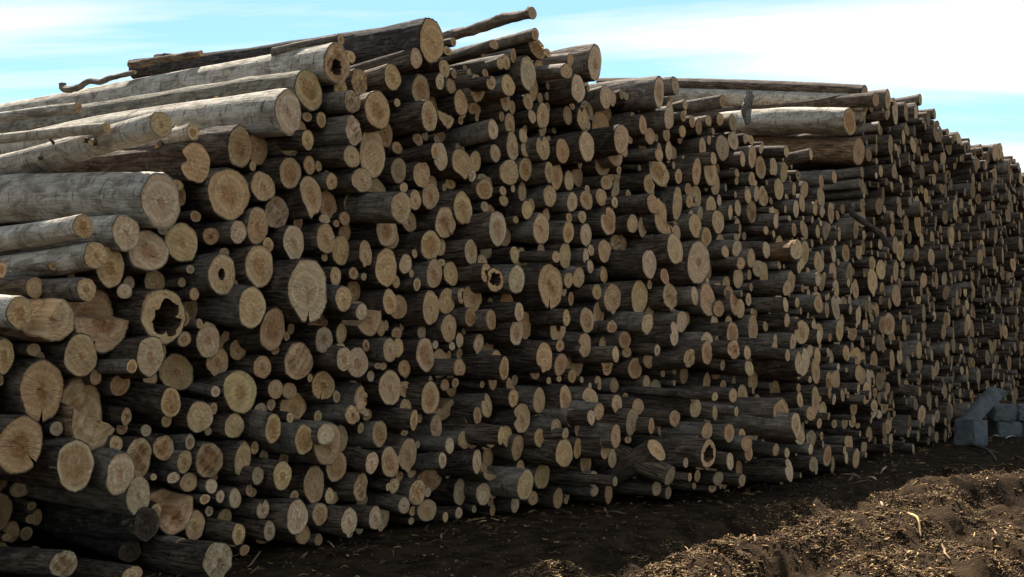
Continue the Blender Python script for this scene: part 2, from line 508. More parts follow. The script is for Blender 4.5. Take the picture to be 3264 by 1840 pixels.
# ------------------------------------------------------------------ ground
def ground_z(x, y):
    d = np.array([x, y, 0.0]) - O
    q = d @ NF
    t = d @ U
    z = 0.05 * (noise.noise((x * 0.45, y * 0.45, 3.1))) * min(1.0, max(0.0, q - 0.2))
    k = min(1.0, max(0.0, (q - 1.3) / 0.9))
    far = 1.0 if q < 9 else max(0.0, 1 - (q - 9) / 6)
    if k > 0 and far > 0:
        wob = 0.5 * noise.noise((t * 0.5, q * 0.35, 9.0))
        rut = math.sin((q + wob) * 5.2 + 0.3) * (0.75 + 0.6 * noise.noise((t * 0.6, 1.7, 4.0)))
        clod = math.tanh(3.5 * noise.noise((x * 1.7, y * 1.7, 6.5)))
        z += k * far * (0.105 * math.tanh(3.2 * rut) + 0.065 * clod + 0.05 * noise.fractal((x * 1.3, y * 1.3, 0.5), 0.8, 2.1, 3) + 0.07 * (0.5 - abs(noise.noise((x * 4.2, y * 4.2, 2.5)))) + 0.05 * noise.fractal((x * 8.5, y * 8.5, 2.5), 0.7, 2.2, 2))
    z -= 0.05 * k
    z += 0.02 * noise.noise((x * 4, y * 4, 7)) * min(1, max(0, q))
    return z

def axis(fine0, fine1, step, lo, hi):
    a = list(np.arange(fine0, fine1 + 1e-6, step))
    s, v = step, fine0
    left = []
    while v > lo:
        s *= 1.45; v -= s; left.append(max(v, lo))
    s, v = step, fine1
    right = []
    while v < hi:
        s *= 1.45; v += s; right.append(min(v, hi))
    return np.array(left[::-1] + a + right)

gx, gy = axis(-3.0, 9.0, 0.042, -900, 900), axis(6.2, 15.5, 0.036, -300, 1500)
gz = np.zeros((len(gy), len(gx)))
for j, yy in enumerate(gy):
    for i, xx in enumerate(gx):
        if -30 < xx < 40 and -10 < yy < 50: gz[j, i] = ground_z(xx, yy)
GV = np.stack(np.broadcast_arrays(gx[None, :], gy[:, None], gz), -1).reshape(-1, 3)
g = mesh_obj('ground', GV, grid_quads(len(gy), len(gx)), np.zeros((0, 3), int), [MUD], smooth=np.ones((len(gx) - 1) * (len(gy) - 1), bool))
g['kind'] = 'structure'

# ------------------------------------------------------------------ logs read off the photograph
TILES = {'A': (0, 0), 'B': (800, 0), 'C': (1600, 0), 'D': (2464, 0), 'E': (0, 600), 'F': (800, 600), 'G': (1600, 600), 'H': (2464, 600),
         'I': (0, 1240), 'J': (800, 1240), 'K': (1600, 1240), 'L': (2464, 1240)}
TS = 2.42
# each entry: centre x, centre y, width, height of the cut end; letters: colour o y p g b, - set back, + standing out, h d hole, n notch,
# s split, j rough, c crack, q pear, v pointed, B smooth pale bark, T tan peeled
DATA = {
'A': "1242,960,160,200,yB+ 1487,1020,90,130,yB 1503,1255,220,320,on 1848,1135,190,325,b 600,835,60,85,jB- 820,985,60,80,B-",
'B': """1392,315,170,345,oK+ 660,490,200,290,bhjB+ 690,305,60,75,+ 770,440,60,100,- 1272,450,90,155 1330,530,80,100,- 1090,597,125,195,y+
835,635,120,210,bj 690,690,95,145,y 445,695,200,310,ydG 288,870,215,355,pB+ 1310,697,140,230,d 1455,630,65,130,p 1490,530,90,140
780,785,130,160,gj 975,850,180,290,o+ 540,925,70,120,y 435,1080,85,155,y 265,1105,160,170,o- 1372,897,135,235 1500,850,110,290,sj 1617,795,110,190,+
1720,840,100,100,- 1745,680,100,210,nj 1850,640,80,110,n 1865,1000,85,160,p+ 1540,665,80,110,b- 1615,930,35,65 1285,1075,85,100
1430,1040,150,120,b- 1035,1040,115,190,b- 790,1010,150,220,jp+ 935,1180,200,380 775,1210,125,170 1420,1165,70,125,+ 1460,1210,100,210,p
1625,1255,150,220,bv 448,1275,105,140,y 300,1335,160,245,d 325,1195,70,100,- 1315,1345,125,210 1390,1420,90,130 855,1390,150,190 585,1370,60,115
620,1400,95,130,- 462,1500,175,305,v 90,1440,165,225 50,1150,150,250,b 1800,1410,110,130,gj 1535,1420,85,80,y- 1780,390,50,90 1515,395,60,70,y
1680,560,30,60 1805,565,45,60 1870,345,70,70,b+ 1920,490,60,90 1560,325,40,70,b""",
'C': """198,565,125,265,p+ 285,530,85,130,- 715,485,95,270,p+ 632,495,55,150 525,465,50,100 495,550,85,110 585,685,95,205,p+ 798,750,75,175,p
1210,710,75,240,p+ 1335,660,55,140,g 45,660,95,165,y 20,760,80,200 200,785,70,130,p 230,900,60,110 313,895,95,190 310,990,60,140 620,915,80,170,n
760,980,130,250,o- 800,880,80,130,b- 1052,800,110,130,o- 1085,965,60,145 1280,915,55,175,p+ 1205,860,90,80 60,960,80,180 78,1130,85,215
160,1050,55,120 182,1150,65,130 315,1140,105,180,n 465,1165,105,185,o 652,1130,115,230,p+ 920,1075,105,215 870,1190,95,180 775,1260,110,195
1140,1050,80,130 1080,1125,50,160 1275,1100,40,60 1285,1165,55,145,p 1210,1195,55,100 1210,1330,130,210,j 1360,1360,60,115,y 1500,1325,80,205
1605,1320,95,240 1700,1140,105,190,g 1545,1140,60,150 1855,1230,40,120,+ 180,1305,100,175,dy 55,1330,130,190 362,1330,75,160 420,1365,90,190
515,1395,65,150 580,1350,90,190,b- 865,1365,90,170 805,1410,100,110 1135,1420,95,150,d 1780,950,65,130,dg 1810,1335,40,70 1925,1380,40,110
1465,940,40,90 1590,930,40,80 1680,920,50,100,b 1395,900,45,80,b 1390,1015,50,90,o 1630,1225,35,100 270,375,120,150,bj+ 255,265,50,95,o+ 350,410,45,70
30,480,60,120,y 85,430,40,110 1410,810,30,80 1700,780,40,100,b""",
'D': """715,795,40,125,gBM- 700,1010,40,150,gM- 690,930,40,130,gM- 680,1290,40,120,bM- 705,720,45,125,gM 695,865,40,150,gBM 590,940,110,190,oBM+ 660,1170,90,210,bTM+ 790,770,40,110,b 885,770,35,160 870,860,50,100 940,860,45,200,p
1100,880,30,170,p 1135,770,22,90 815,980,35,80 885,950,40,150 1005,1060,30,115 1080,1120,40,130 1245,880,25,80,b 1430,1070,30,100,p 1710,1180,35,120
1745,1170,30,130 1310,1220,40,110 470,1365,30,110,+ 370,1400,40,100 100,1170,35,90,+ 290,1190,25,90,+ 1345,1340,60,100,b- 1225,1370,60,110,b
950,1150,35,80 830,1320,40,90 1640,1275,25,70 985,1390,25,80,p 1060,1410,25,80,p 1830,1370,30,100 1910,1380,30,90 795,1355,30,50,p""",
'E': """640,297,150,185,yB+ 970,345,190,275,pB 1140,485,280,310,p 1400,418,235,310,y 737,520,170,210,yB+ 845,605,215,310,y 1190,725,160,185 665,782,145,180
150,960,180,250,yB+ 405,1010,330,340,sT+ 790,1020,390,500,sc 1258,985,300,430,h+ 1710,665,205,325,d 1835,340,125,180,p 1605,1175,165,285,p
1740,1195,95,195 1830,1250,115,160,b 1675,1340,165,220 1157,1295,210,320,p+ 1015,1375,80,110,y 620,1290,250,340,y- 1360,1420,270,280,b-
30,1295,120,265,y 322,1561,330,460,ocL 1460,930,130,200,g- 10,630,80,130 1240,97,290,415,pB+ 1385,60,90,160,y- 1765,44,305,400,o""",
'F': """328,420,175,265,p 63,600,210,335 5,920,190,320 48,290,165,275,b 165,1090,190,325,b 440,790,290,475,cLp+ 288,695,85,145,p 575,390,145,225
690,480,130,235,y+ 565,240,105,75,p- 590,130,130,220,b- 195,190,180,240,gj- 770,127,105,175,y 720,235,90,110,- 720,340,95,150,- 880,520,100,235,q
1045,325,170,255 1155,148,150,230,+ 1220,260,105,155,y- 1040,612,160,285 1190,585,95,155,p 1265,92,90,150 1383,60,125,210 1490,80,100,150,-
1497,265,150,240,c 1633,155,140,255,y 1655,340,140,130,- 1383,440,140,215,y 1695,495,110,200,p 1900,310,145,265,p+ 1800,10,110,160,d 650,680,90,145,y
712,853,130,200,y+ 790,790,105,170,b- 850,955,90,130,p+ 905,1000,200,270,sb 1068,877,112,190,y 1385,922,145,255 1508,873,115,205,y 1412,660,120,215
1540,660,100,190 1468,575,50,60 1115,720,60,105,y 1278,742,55,105,y 1813,655,90,145,d+ 1880,710,120,180,hno 1705,850,125,210 1625,830,75,125,j
1690,995,95,140,b 1850,1015,90,165 1525,1080,110,220 1607,1173,60,115,p 1755,1197,75,150,pv 560,1170,125,200,gp+ 695,1120,85,155,y 520,1030,160,130,b-
718,1318,120,180,p+ 820,1345,145,240,p 1070,1250,110,185,+ 1135,1230,75,155,y 1342,1285,150,255,d 1455,1355,130,230,b- 365,1335,215,300,j 85,1380,130,180,b
1600,1380,85,130,b 1885,1330,90,160,o 1930,1390,80,120,b 885,1215,55,90,bj 975,1370,95,50,g""",
'G': """300,315,125,240 335,220,50,130,- 192,168,80,140,y 367,60,85,160 540,107,80,150,p 650,92,98,150 510,340,85,165,y 645,360,80,180,p 617,222,65,100
820,255,105,210,n 765,70,80,130 735,100,60,120,y- 868,110,40,90,p 1075,135,35,85,p 1005,275,75,140,d 1083,298,75,155,p 1160,120,80,150,o 1147,228,60,80
1270,220,170,300,osc+ 1350,120,70,250 1333,470,110,230 1515,575,140,335,p+ 1420,600,55,120 1260,535,55,105 1135,585,115,230,p+ 787,485,105,175
900,425,140,150,bj- 485,520,85,210,y 415,530,60,90 645,525,50,120,p 685,480,40,90 678,605,55,110,p 95,515,70,130,y 150,560,100,200,b- 112,705,125,220,p
373,755,195,335,oc+ 510,710,60,125,y 590,690,85,155 775,670,40,100,y 1172,410,45,105,g 1253,680,60,120 1137,745,45,75,p 850,845,115,225,bv 730,800,80,120
1058,840,130,250,y 1295,830,120,200,jv 1485,830,50,150,p 1585,860,120,250,b 1670,930,70,130,b 1635,1043,50,135,p 1800,850,90,250,bs 1745,810,85,110,b
1900,860,40,100,p 1385,1030,85,165,p 1310,975,70,110 1120,1045,80,165,p+ 1140,960,60,110,- 655,1020,105,200 745,965,95,180,d 820,990,80,130,b-
328,962,85,140 35,880,100,140 130,955,65,145,p 110,1110,100,205,p+ 180,1060,80,220,b- 430,1080,115,220,d 495,1000,65,130,y 445,1215,55,95,b
325,1320,115,260,oq+ 635,1210,100,180,n 845,1070,130,100,bj 945,1170,110,130,db 960,1265,130,90,b 780,1215,75,150 875,1282,50,125,p 1325,1125,75,185,np
1195,1250,45,95,p 1130,1320,80,140 1580,1170,70,120,p 1580,1270,85,175 1660,1170,30,60,d 1775,1120,85,170,d 1785,1245,100,140,j 1890,1270,50,110
450,1360,95,170,d 560,1360,140,200,b- 810,1350,90,190,j 1025,1390,100,170,d 1445,1310,85,150,j 15,1390,80,180,o 1610,150,75,170 1665,260,75,180
1490,290,90,190,o 1455,230,50,120 1575,375,90,150,ov 1680,400,55,90 1720,490,50,95 1810,465,70,130,p 1840,580,60,100 1920,540,55,150 1760,185,30,120,y
1895,60,55,110 1445,100,70,100,o 1700,1365,40,85,g 1905,1390,80,120""",
'H': """20,255,45,115,p 160,320,45,110,b 230,310,45,130,b 180,475,135,150,npT+ 345,565,58,148,y 465,508,38,130,p 508,370,25,80,p 660,475,55,155,y 200,610,35,100,p
345,705,40,100,p+ 105,770,52,125,p+ 480,790,60,170 635,780,50,150,ob 348,895,55,135,d+ 95,900,40,115,p+ 655,990,40,135,p+ 105,1020,45,105 530,1020,45,100,y
220,1110,105,180,n 152,1187,48,130,p 10,1230,50,110 225,1340,130,220,np+ 280,1260,45,100 110,1290,45,95 340,1295,75,130,y 490,1190,60,90,g
605,1110,80,130,bj 640,1300,75,140,o 690,1310,40,110,y 775,1330,60,150,o 765,715,80,215,yv 760,580,45,110,y 830,630,55,150,y 950,830,75,170,b
980,485,50,160,y 945,640,50,170,b 825,435,35,80 1115,270,50,200,y 975,1290,40,140 440,1305,60,110,g 740,885,35,105,p 540,880,55,90,g 710,1060,35,110
890,1050,80,180,b 915,1160,70,120,b 1375,370,60,150,y 1160,710,45,110 1000,590,35,60,p 920,320,35,110,o 1145,400,35,110 1610,440,30,100,y 1450,1250,35,110,p
1500,1040,40,140 1690,1000,30,140 1790,1110,50,110,b 1120,850,40,110 970,110,60,90,b 1180,60,50,120,y 1060,60,30,80,p 1520,110,25,100 1850,580,40,130,o
1320,700,35,110,g 1480,780,35,120,y 1495,900,25,80 1240,990,25,80,p 1350,1010,35,100 1010,1070,40,120,b 1260,1390,40,120,g 1700,1360,25,120,p""",
'I': """150,435,345,450,oc+ 580,590,280,385,p+ 925,655,215,320,p+ 1070,530,190,300,dj 1065,825,195,290,p 725,205,350,530,sjT 1315,105,145,225,y+ 1540,215,185,240
1645,150,60,90,- 1660,20,80,85,p 1850,20,230,330,y 1805,285,145,195,y 1260,455,150,200,jd 1462,410,70,125,g 1612,550,205,280,dbj 1870,540,110,260
893,425,100,130,y 940,300,80,110,b- 1420,560,110,180,gb- 1182,680,50,55,p 1335,685,95,90,p 1628,750,85,115,p 1578,850,85,75 1697,830,75,95,p
1350,950,260,350,bsj 1200,950,80,140,j 1500,1050,150,230,y+ 1838,1120,98,170,y+ 1395,1180,90,60,b 490,1350,200,210,jg+ 1015,1440,160,150,+
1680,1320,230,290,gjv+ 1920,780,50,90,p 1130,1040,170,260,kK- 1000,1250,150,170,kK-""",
'J': """168,305,120,230,y+ 408,390,135,240,y+ 575,350,125,165,p+ 590,420,200,340,b 320,140,200,240,o- 70,160,105,100,g 555,-25,170,215,oc 900,80,200,280,sj
780,200,100,150,j 1380,70,145,250 1470,140,180,200,bs- 990,345,115,205,d 1255,240,60,160,y+ 1180,340,110,50,y- 1530,437,72,130,p+ 1475,550,55,130,p+
1690,225,75,160,y 1745,205,60,135,b- 1815,130,75,180,n 1645,390,105,140,y 1700,410,70,110,- 1850,365,90,180,y 1740,560,75,185,p+ 1825,530,100,160,b-
1850,640,130,130,bs 930,570,88,175,p 1070,565,125,235 1208,505,135,260,v 1370,710,200,180,bj- 1280,800,115,205,j 845,760,125,215,j 1100,745,80,120
1055,755,35,60,p 240,668,130,215,y+ 485,735,160,280,b 603,825,75,120,y 355,990,170,270,p+ 530,965,120,165,d 755,1020,130,220,pv+ 955,995,105,180,p+
1178,898,88,125,g+ 90,930,90,150,np 140,1095,85,150,g 50,670,90,140,g 1607,797,90,200,g 1790,810,85,180,p+ 1862,790,60,125 1070,-10,150,280 1180,0,90,130,-
830,460,110,40,g- 1925,360,50,140,y""",
'K': """85,70,75,135,y 285,90,115,190 488,80,110,220 675,80,110,170,n 150,225,120,235,n 270,250,105,110,b- 35,365,75,170,o 118,450,105,190,b 290,380,75,150,y
530,220,75,140 598,300,75,150,p 415,295,100,150,v 685,220,60,115,p 690,330,60,110 745,175,75,130,b 885,118,72,150 910,260,55,130 875,365,75,180
1000,255,85,205,g 1045,140,85,130,b 790,430,95,220,n 848,535,60,150,p 478,495,120,220,y+ 583,458,72,155,y 487,345,60,90 645,570,80,170,d 705,695,75,130,p
710,790,55,80 268,510,75,105,p 308,670,115,200,y 138,610,65,120 178,740,118,230,y+ 65,740,85,120 98,885,70,140,p+ 950,630,45,95,p 1150,285,50,125
1225,300,45,130,n 1330,225,80,130,v 1472,60,50,90 1490,145,90,160 1590,500,105,210,h+ 1757,560,60,140,p+ 1900,490,50,130 1190,470,90,190,y 1295,670,75,150,g+
1280,800,45,100,g 1190,770,65,110,p+ 1498,490,45,110,p 1415,570,40,75,p 1505,670,40,100 1480,748,30,50 1620,760,50,80 1665,690,65,110,g 1850,705,55,95,g
1640,185,40,115 1585,230,40,90 1805,175,35,80,y 1640,60,50,70 1780,50,70,110 1580,325,75,130,b 1455,345,60,100,y 1515,385,35,65,y 1750,340,75,150,b
1850,350,40,90 1885,420,85,120,b 970,390,60,60 380,405,45,80 870,715,40,80,g 820,810,60,150,gb 1605,670,35,80 1447,680,25,70""",
'L': """60,190,110,230,bj 175,270,75,190,pv+ 205,370,85,120,p 288,465,40,85,p+ 310,580,80,120,g 120,625,80,170,pn 105,495,35,80 20,470,45,100 380,165,55,140
205,85,40,120 620,145,40,130 290,190,60,110,o 355,265,35,80 585,430,65,240,b 610,250,45,100 650,275,40,60 815,195,45,70,p 1145,195,50,130 470,270,40,70,b
550,255,45,110,g 885,290,50,110,b 910,420,35,140,b 1080,460,20,80,g 740,350,50,120,b 1265,210,35,100,g 1235,245,25,90,g 700,450,50,110,b 1360,80,20,80,y""",
}
# back end of logs whose lie can be read in the photograph (photo pixels)
BACK = {('B', 1392): (440, 212), ('B', 660): (0, 376), ('B', 445): (0, 432), ('A', 1242): (0, 527), ('A', 1487): (0, 560), ('D', 705): (2150, 272), ('D', 695): (2150, 328), ('D', 715): (2150, 298), ('D', 700): (2250, 430), ('D', 690): (2150, 372), ('D', 680): (2420, 535),
        ('D', 590): (2330, 400), ('D', 660): (2370, 470), ('E', 640): (0, 738), ('E', 737): (0, 838), ('E', 1240): (0, 664), ('E', 665): (0, 925), ('C', 255): (1500, 145),
        ('K', 1295): (1960, 1440), ('I', 490): (0, 1770), ('K', 1190): (1950, 1500)}
# landmarks: (tile, x, y) -> label, short name used by the labels of neighbours
LM = {
('B', 1392): ("thick dark-barked log on the very top of the pile with large orange end", "thick top log"),
('B', 660): ("long grey log near the top whose end is torn, brown and rotted hollow", "rotten torn-ended log"),
('B', 445): ("long mossy log lying just under the rotten torn-ended log", "long mossy log"),
('B', 288): ("long smooth log with silvery bark and large round pinkish end", "smooth silvery log"),
('A', 1242): ("steeply lying log with yellow end and pale branch stubs on its side", "stub-sided yellow-ended log"),
('A', 1503): ("round orange log end with a wedge cut out of it", "wedge-cut log"),
('E', 1240): ("very thick grey-barked log with wide uneven end, reaching out of frame", "very thick grey log"),
('E', 1765): ("large round orange-tan log end beside the very thick grey log", "large round tan log"),
('E', 1258): ("big hollow log, a thick ring around a jagged black hole", "big hollow log"),
('E', 1710): ("log end with a dark brown hole in its heart", "dark-hearted log"),
('E', 790): ("huge cracked log end with a ridge across it, beside the big hollow log", "huge cracked log"),
('E', 405): ("huge log end sawn in two steps with bare wood", "two-step log"),
('E', 737): ("straight birch-barked log with sunlit top and small yellow end", "sunlit birch log"),
('E', 640): ("mottled birch log with yellow end above the sunlit birch log", "mottled birch log"),
('I', 150): ("largest orange log end cut by the picture's edge, with diagonal crack", "largest orange edge log"),
('I', 580): ("big smooth pale log end low down beside the largest orange edge log", "big smooth pale log"),
('I', 725): ("large torn log end with ragged stripped wood", "large ragged log"),
('I', 1612): ("log end with crumbling brown decayed heart near the pile's foot", "decayed log"),
('I', 1350): ("dark broken stump end with pale torn wood at the pile's foot", "dark broken stump"),
('I', 1680): ("grey torn chunk of log lying at the bottom edge", "grey torn chunk"),
('F', 440): ("giant pale log end with a crack running from its heart down to the rim", "giant cracked log"),
('F', 1900): ("pale oval log end with clear rings in the middle of the pile", "pale ringed log"),
('F', 905): ("broken brown log with a slab splintered off its end", "splintered log"),
('F', 1880): ("curved hollow shell of an orange log beside a small holed one", "hollow shell log"),
('B', 975): ("large plain orange log end high in the pile", "large plain orange log"),
('B', 935): ("great upright oval log end below the large plain orange log", "great upright oval log"),
('B', 1865): ("thick dark log with small pale end hanging over the shaded gap", "overhanging dark log"),
('C', 198): ("large pale oval log end just under the pile's broken top pieces", "large pale upper log"),
('C', 715): ("large pale log end at the top corner of the pile against the sky", "corner log against the sky"),
('C', 1210): ("tall narrow pale log end at the pile's upper step, thick bark behind", "tall upper-step log"),
('C', 652): ("pale ringed log end under the pile's top corner", "ringed upper log"),
('C', 1605): ("tall tan log end beside its near twin on the shoulder", "tall shoulder log"),
('G', 373): ("large orange oval log end in the middle of the pile", "large orange oval log"),
('G', 1515): ("tall pale oval log end, largest of the far half", "tall pale oval log"),
('G', 1270): ("big split orange log end with a crack down its middle", "big split orange log"),
('G', 430): ("tan log end with a small round black hole low in it", "small-holed log"),
('G', 1058): ("broad yellowish oval log end right of centre", "broad yellowish log"),
('G', 325): ("orange pear-shaped log end", "orange pear-shaped log"),
('K', 1590): ("ring-shaped hollow log end close to the ground", "ring-shaped hollow log"),
('H', 180): ("notched heart-shaped pale log end standing out on the far half", "heart-shaped log"),
('J', 1208): ("pointed oval log end with saw lines fanning over it", "fan-scored log"),
('J', 355): ("round pale log end lying on the ground at the pile's foot", "round foot log"),
('J', 955): ("pale log end standing farthest out at the pile's foot", "outermost foot log"),
('J', 590): ("wide brown log end half hidden behind a small pale round one", "half-hidden brown log"),
('K', 478): ("yellowish oval log end above the ground, largest in the low middle", "low yellowish log"),
('K', 178): ("tall pale oval log end resting at the pile's lower lip", "lower-lip log"),
('H', 225): ("broad pale notched log end near the far pile's foot", "broad pale notched log"),
('L', 175): ("pale curved log end jutting out beside a brown slab low down", "jutting curved log"),
('D', 705): ("dark long log seen side-on along the far pile's top", "dark side-on log"),
('D', 695): ("smooth grey long log seen side-on under the dark side-on log", "grey side-on log"),
('D', 590): ("short thick log seen side-on with sunlit white patch and orange end", "sunlit side-on log"),
('D', 660): ("thick barkless brown log seen side-on under the sunlit side-on log", "barkless brown log"),
('D', 940): ("tall pale log end high on the far pile", "tall far-pile log"),
('H', 765): ("pointed yellow log end on the far pile, taller than its neighbours", "pointed far-pile log"),
}

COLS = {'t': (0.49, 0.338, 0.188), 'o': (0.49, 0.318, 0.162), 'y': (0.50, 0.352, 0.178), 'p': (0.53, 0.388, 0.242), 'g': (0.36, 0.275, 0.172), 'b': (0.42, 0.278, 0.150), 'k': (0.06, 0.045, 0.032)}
TONE = {'t': 'tan', 'o': 'orange', 'y': 'yellowish', 'p': 'pale', 'g': 'greyish', 'b': 'brown', 'k': 'dark'}

class LogRec: pass
HOLED = {('E', 1710), ('F', 1813), ('G', 430), ('G', 1660)}
logs = []
seen_keys = set()
for tile, txt in DATA.items():
    ox, oy = TILES[tile]
    for e in txt.split():
        a = e.split(',')
        L_ = LogRec()
        L_.key = (tile, int(a[0]))
        while L_.key in seen_keys: L_.key = L_.key + ('again',)
        seen_keys.add(L_.key)
        L_.px, L_.py = ox + float(a[0]) / TS, oy + float(a[1]) / TS
        L_.w, L_.h = float(a[2]) / TS, float(a[3]) / TS
        L_.fl = a[4] if len(a) > 4 else ''
        if 'd' in L_.fl and L_.key not in HOLED: L_.fl = L_.fl.replace('d', 'm')
        L_.area = L_.w * L_.h
        logs.append(L_)
logs.sort(key=lambda l: -l.area)

def bulge(px, py):
    """How far the lower part of the near pile leans out in front of the straight line."""
    b = np.interp(px, [0, 1500, 1900, 2150, 2350, 2560, 2750, 3264], [0, 0.0, 0.35, 0.8, 1.15, 1.15, 0.35, 0.2])
    return float(b) * max(0.0, min(1.0, (py - 560) / 800.0))

placed_t, placed_z, placed_r, placed_p = [], [], [], []
for l in logs:
    pref = bulge(l.px, l.py)
    if '-' in l.fl: pref -= 0.22
    if '+' in l.fl: pref += 0.16
    if 'M' in l.fl: pref -= 0.05
    best = None
    for dp in (0, 0.05, -0.05, 0.1, -0.1, 0.16, -0.16, 0.24, -0.24):
        p = pref + dp
        P = on_face(l.px, l.py, p)
        ex = abs(project(P + U * 0.01)[0] - project(P)[0]) / 0.01
        e1 = np.cross(W, UP)
        ew = abs(project(P + e1 * 0.01)[0] - project(P)[0]) / 0.01
        ev = abs(project(P + UP * 0.01)[1] - project(P)[1]) / 0.01
        rv = 1.04 * l.h / 2 / ev
        rh = 1.07 * l.w / 2 / ew
        rh = min(max(rh, rv * 0.6), rv * 1.6)
        if P[2] - rv < 0.0:
            # must clear the ground: come forward along the ray
            k = 0
            while P[2] - rv < 0.0 and k < 60:
                p += 0.05; k += 1
                P = on_face(l.px, l.py, p)
                d = P[1]
                rv = l.h / 2 * d / F
        # log axis line crosses the front surface at coordinate t
        e = (P - O) @ e1
        z = P[2]
        r0 = 0.5 * (rh + rv)
        pen = 0.0
        if placed_t:
            dd = np.hypot(np.array(placed_t) - e, np.array(placed_z) - z)
            ov = np.clip(np.array(placed_r) + r0 - dd, 0, None)
            pen = float((ov / r0).sum())
        cost = abs(dp) * 1.3 + pen
        if best is None or cost < best[0]: best = (cost, p, P, rh, rv, e, z, r0)
    _, l.p, l.P, l.rh, l.rv, l.e, l.z, l.r = best
    placed_t.append(l.e); placed_z.append(l.z); placed_r.append(l.r); placed_p.append(l.p)

E1 = np.cross(W, UP)                    # across the logs, to the right

def blocked(points, C, R):
    """For each point: does a log with front centre C (n,3), radius R, running along W, stand between it and the camera? Returns (m, n) bools."""
    out = np.zeros((len(points), len(C)), bool)
    c_e, c_z, c_w = (C - O) @ E1, C[:, 2], (C - O) @ W
    for i, Q in enumerate(points):
        d = Q - CAM
        o_e, o_z, o_w = (CAM - O) @ E1, CAM[2], (CAM - O) @ W
        de, dz, dw = d @ E1, d[2], d @ W
        a = de * de + dz * dz
        b = (o_e - c_e) * de + (o_z - c_z) * dz
        c = (o_e - c_e) ** 2 + (o_z - c_z) ** 2 - R ** 2
        disc = b * b - a * c
        ok = disc > 0
        sq = np.sqrt(np.where(ok, disc, 0))
        t1, t2 = (-b - sq) / a, (-b + sq) / a
        # the log occupies w >= c_w; ray parameter interval [t1, t2] cut with w(t) >= c_w, before the point
        hi = np.minimum(t2, 0.985)
        w_hi = o_w + dw * hi
        lo = np.maximum(t1, 0.0)
        w_lo = o_w + dw * lo
        hit = ok & (hi > lo) & (np.maximum(w_hi, w_lo) > c_w + 0.01)
        out[i] = hit
    return out
def end_samples(l):
    return [l.P + E1 * (l.rh * a) + UP * (l.rv * b) - W * 0.01 for a, b in ((0, 0), (0.55, 0), (-0.55, 0), (0, 0.55), (0, -0.55))]
for sweep in range(14):
    C = np.array([l.P for l in logs]); R = np.array([0.97 * l.r for l in logs])
    moved = 0
    for i, l in enumerate(logs):
        b = blocked(end_samples(l), C, R); b[:, i] = False
        vis = 5 - int(b.any(axis=1).sum())
        need = 2 if '-' in l.fl else 3
        if vis < need and getattr(l, 'out', 0.0) < 0.32 and not ('K' in l.fl and 'k' in l.fl):
            l.out = getattr(l, 'out', 0.0) + 0.06
            l.p += 0.06
            d0 = l.P[1]
            l.P = on_face(l.px, l.py, l.p)
            k = l.P[1] / d0
            l.rh *= k; l.rv *= k; l.r *= k
            l.e, l.z = float((l.P - O) @ E1), l.P[2]
            C[i] = l.P; R[i] = 0.97 * l.r
            moved += 1
    if not moved: break

keep = [l for l in logs if l.key in LM]
rest = [l for l in logs if l.key not in LM]
NIND = 300
indiv = sorted(keep + rest[:NIND - len(keep)], key=lambda l: -l.area)
minor = rest[NIND - len(keep):]

def axis_of(l, r):
    if l.key in BACK:
        bx, by = BACK[l.key]
        k = (bx - CX) / F
        P = l.P
        s = (k * P[1] - P[0]) / (W[0] - k * W[1])
        B = P + s * W
        B[2] = CAM_H + (HOR - by) / F * B[1]
        a = B - P
        return a / np.linalg.norm(a)
    yaw, pit = r.normal(0, 0.03), r.normal(0, 0.018)
    a = W + E1 * yaw + UP * pit
    return a / np.linalg.norm(a)

def colour_of(l, r):
    c = 't'
    for k in 'oypgbk':
        if k in l.fl: c = k
    base = np.array(COLS[c])
    base = base * (0.94 + 0.17 * r.uniform()) * (1 + r.normal(0, 0.02, 3))
    return c, base

def bark_of(l, r):
    if 'T' in l.fl: return np.array([0.30, 0.19, 0.105]) * r.uniform(0.8, 1.1), 0.25
    if 'G' in l.fl: return np.array([0.17, 0.155, 0.115]), 0.4
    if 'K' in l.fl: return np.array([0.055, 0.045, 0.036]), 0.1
    if 'B' in l.fl: return np.array([0.35, 0.315, 0.255]) * r.uniform(0.85, 1.1), r.uniform(0.6, 0.85)
    k = r.uniform()
    if k < 0.30: return np.array([0.17, 0.142, 0.110]) * r.uniform(0.7, 1.15), r.uniform(0.3, 0.7)
    if k < 0.75: return np.array([0.120, 0.090, 0.064]) * r.uniform(0.65, 1.2), r.uniform(0.0, 0.35)
    return np.array([0.082, 0.060, 0.043]) * r.uniform(0.8, 1.2), r.uniform(0.0, 0.2)

def build_part(name, part, mat, parent, org):
    V, Q, T, uv, ti, inf, mi, sm = part
    return mesh_obj(name, V - org, Q, T, [mat], uv, ti, inf, None, np.full(len(Q) + len(T), sm), parent)

def stub(parent, l, ax, s, ang, rad, length, r):
    """A sawn-off branch stub on the side of a log, with its own pale cut."""
    e1 = np.cross(ax, UP); e1 /= np.linalg.norm(e1); e2 = np.cross(e1, ax)
    dirn = e1 * math.cos(ang) + e2 * math.sin(ang) - ax * 0.25
    dirn /= np.linalg.norm(dirn)
    c0 = l.P + ax * s + (e1 * math.cos(ang) * l.rh + e2 * math.sin(ang) * l.rv) * 0.9
    tip = c0 + dirn * (length + l.r * 0.1)
    parts = gen_log(tip, -dirn if abs(dirn[2]) < 0.95 else -dirn, rad, rad, length + 0.06, 12, 2, r, np.array([0.11, 0.09, 0.07]), np.array([0.52, 0.38, 0.21]), 0.3, 0.2, 'j', 0.3)
    k = build_part('branch_stub', parts[0], BARK, parent, l.P)
    build_part('cut_end', parts[1], CUT, k, l.P)

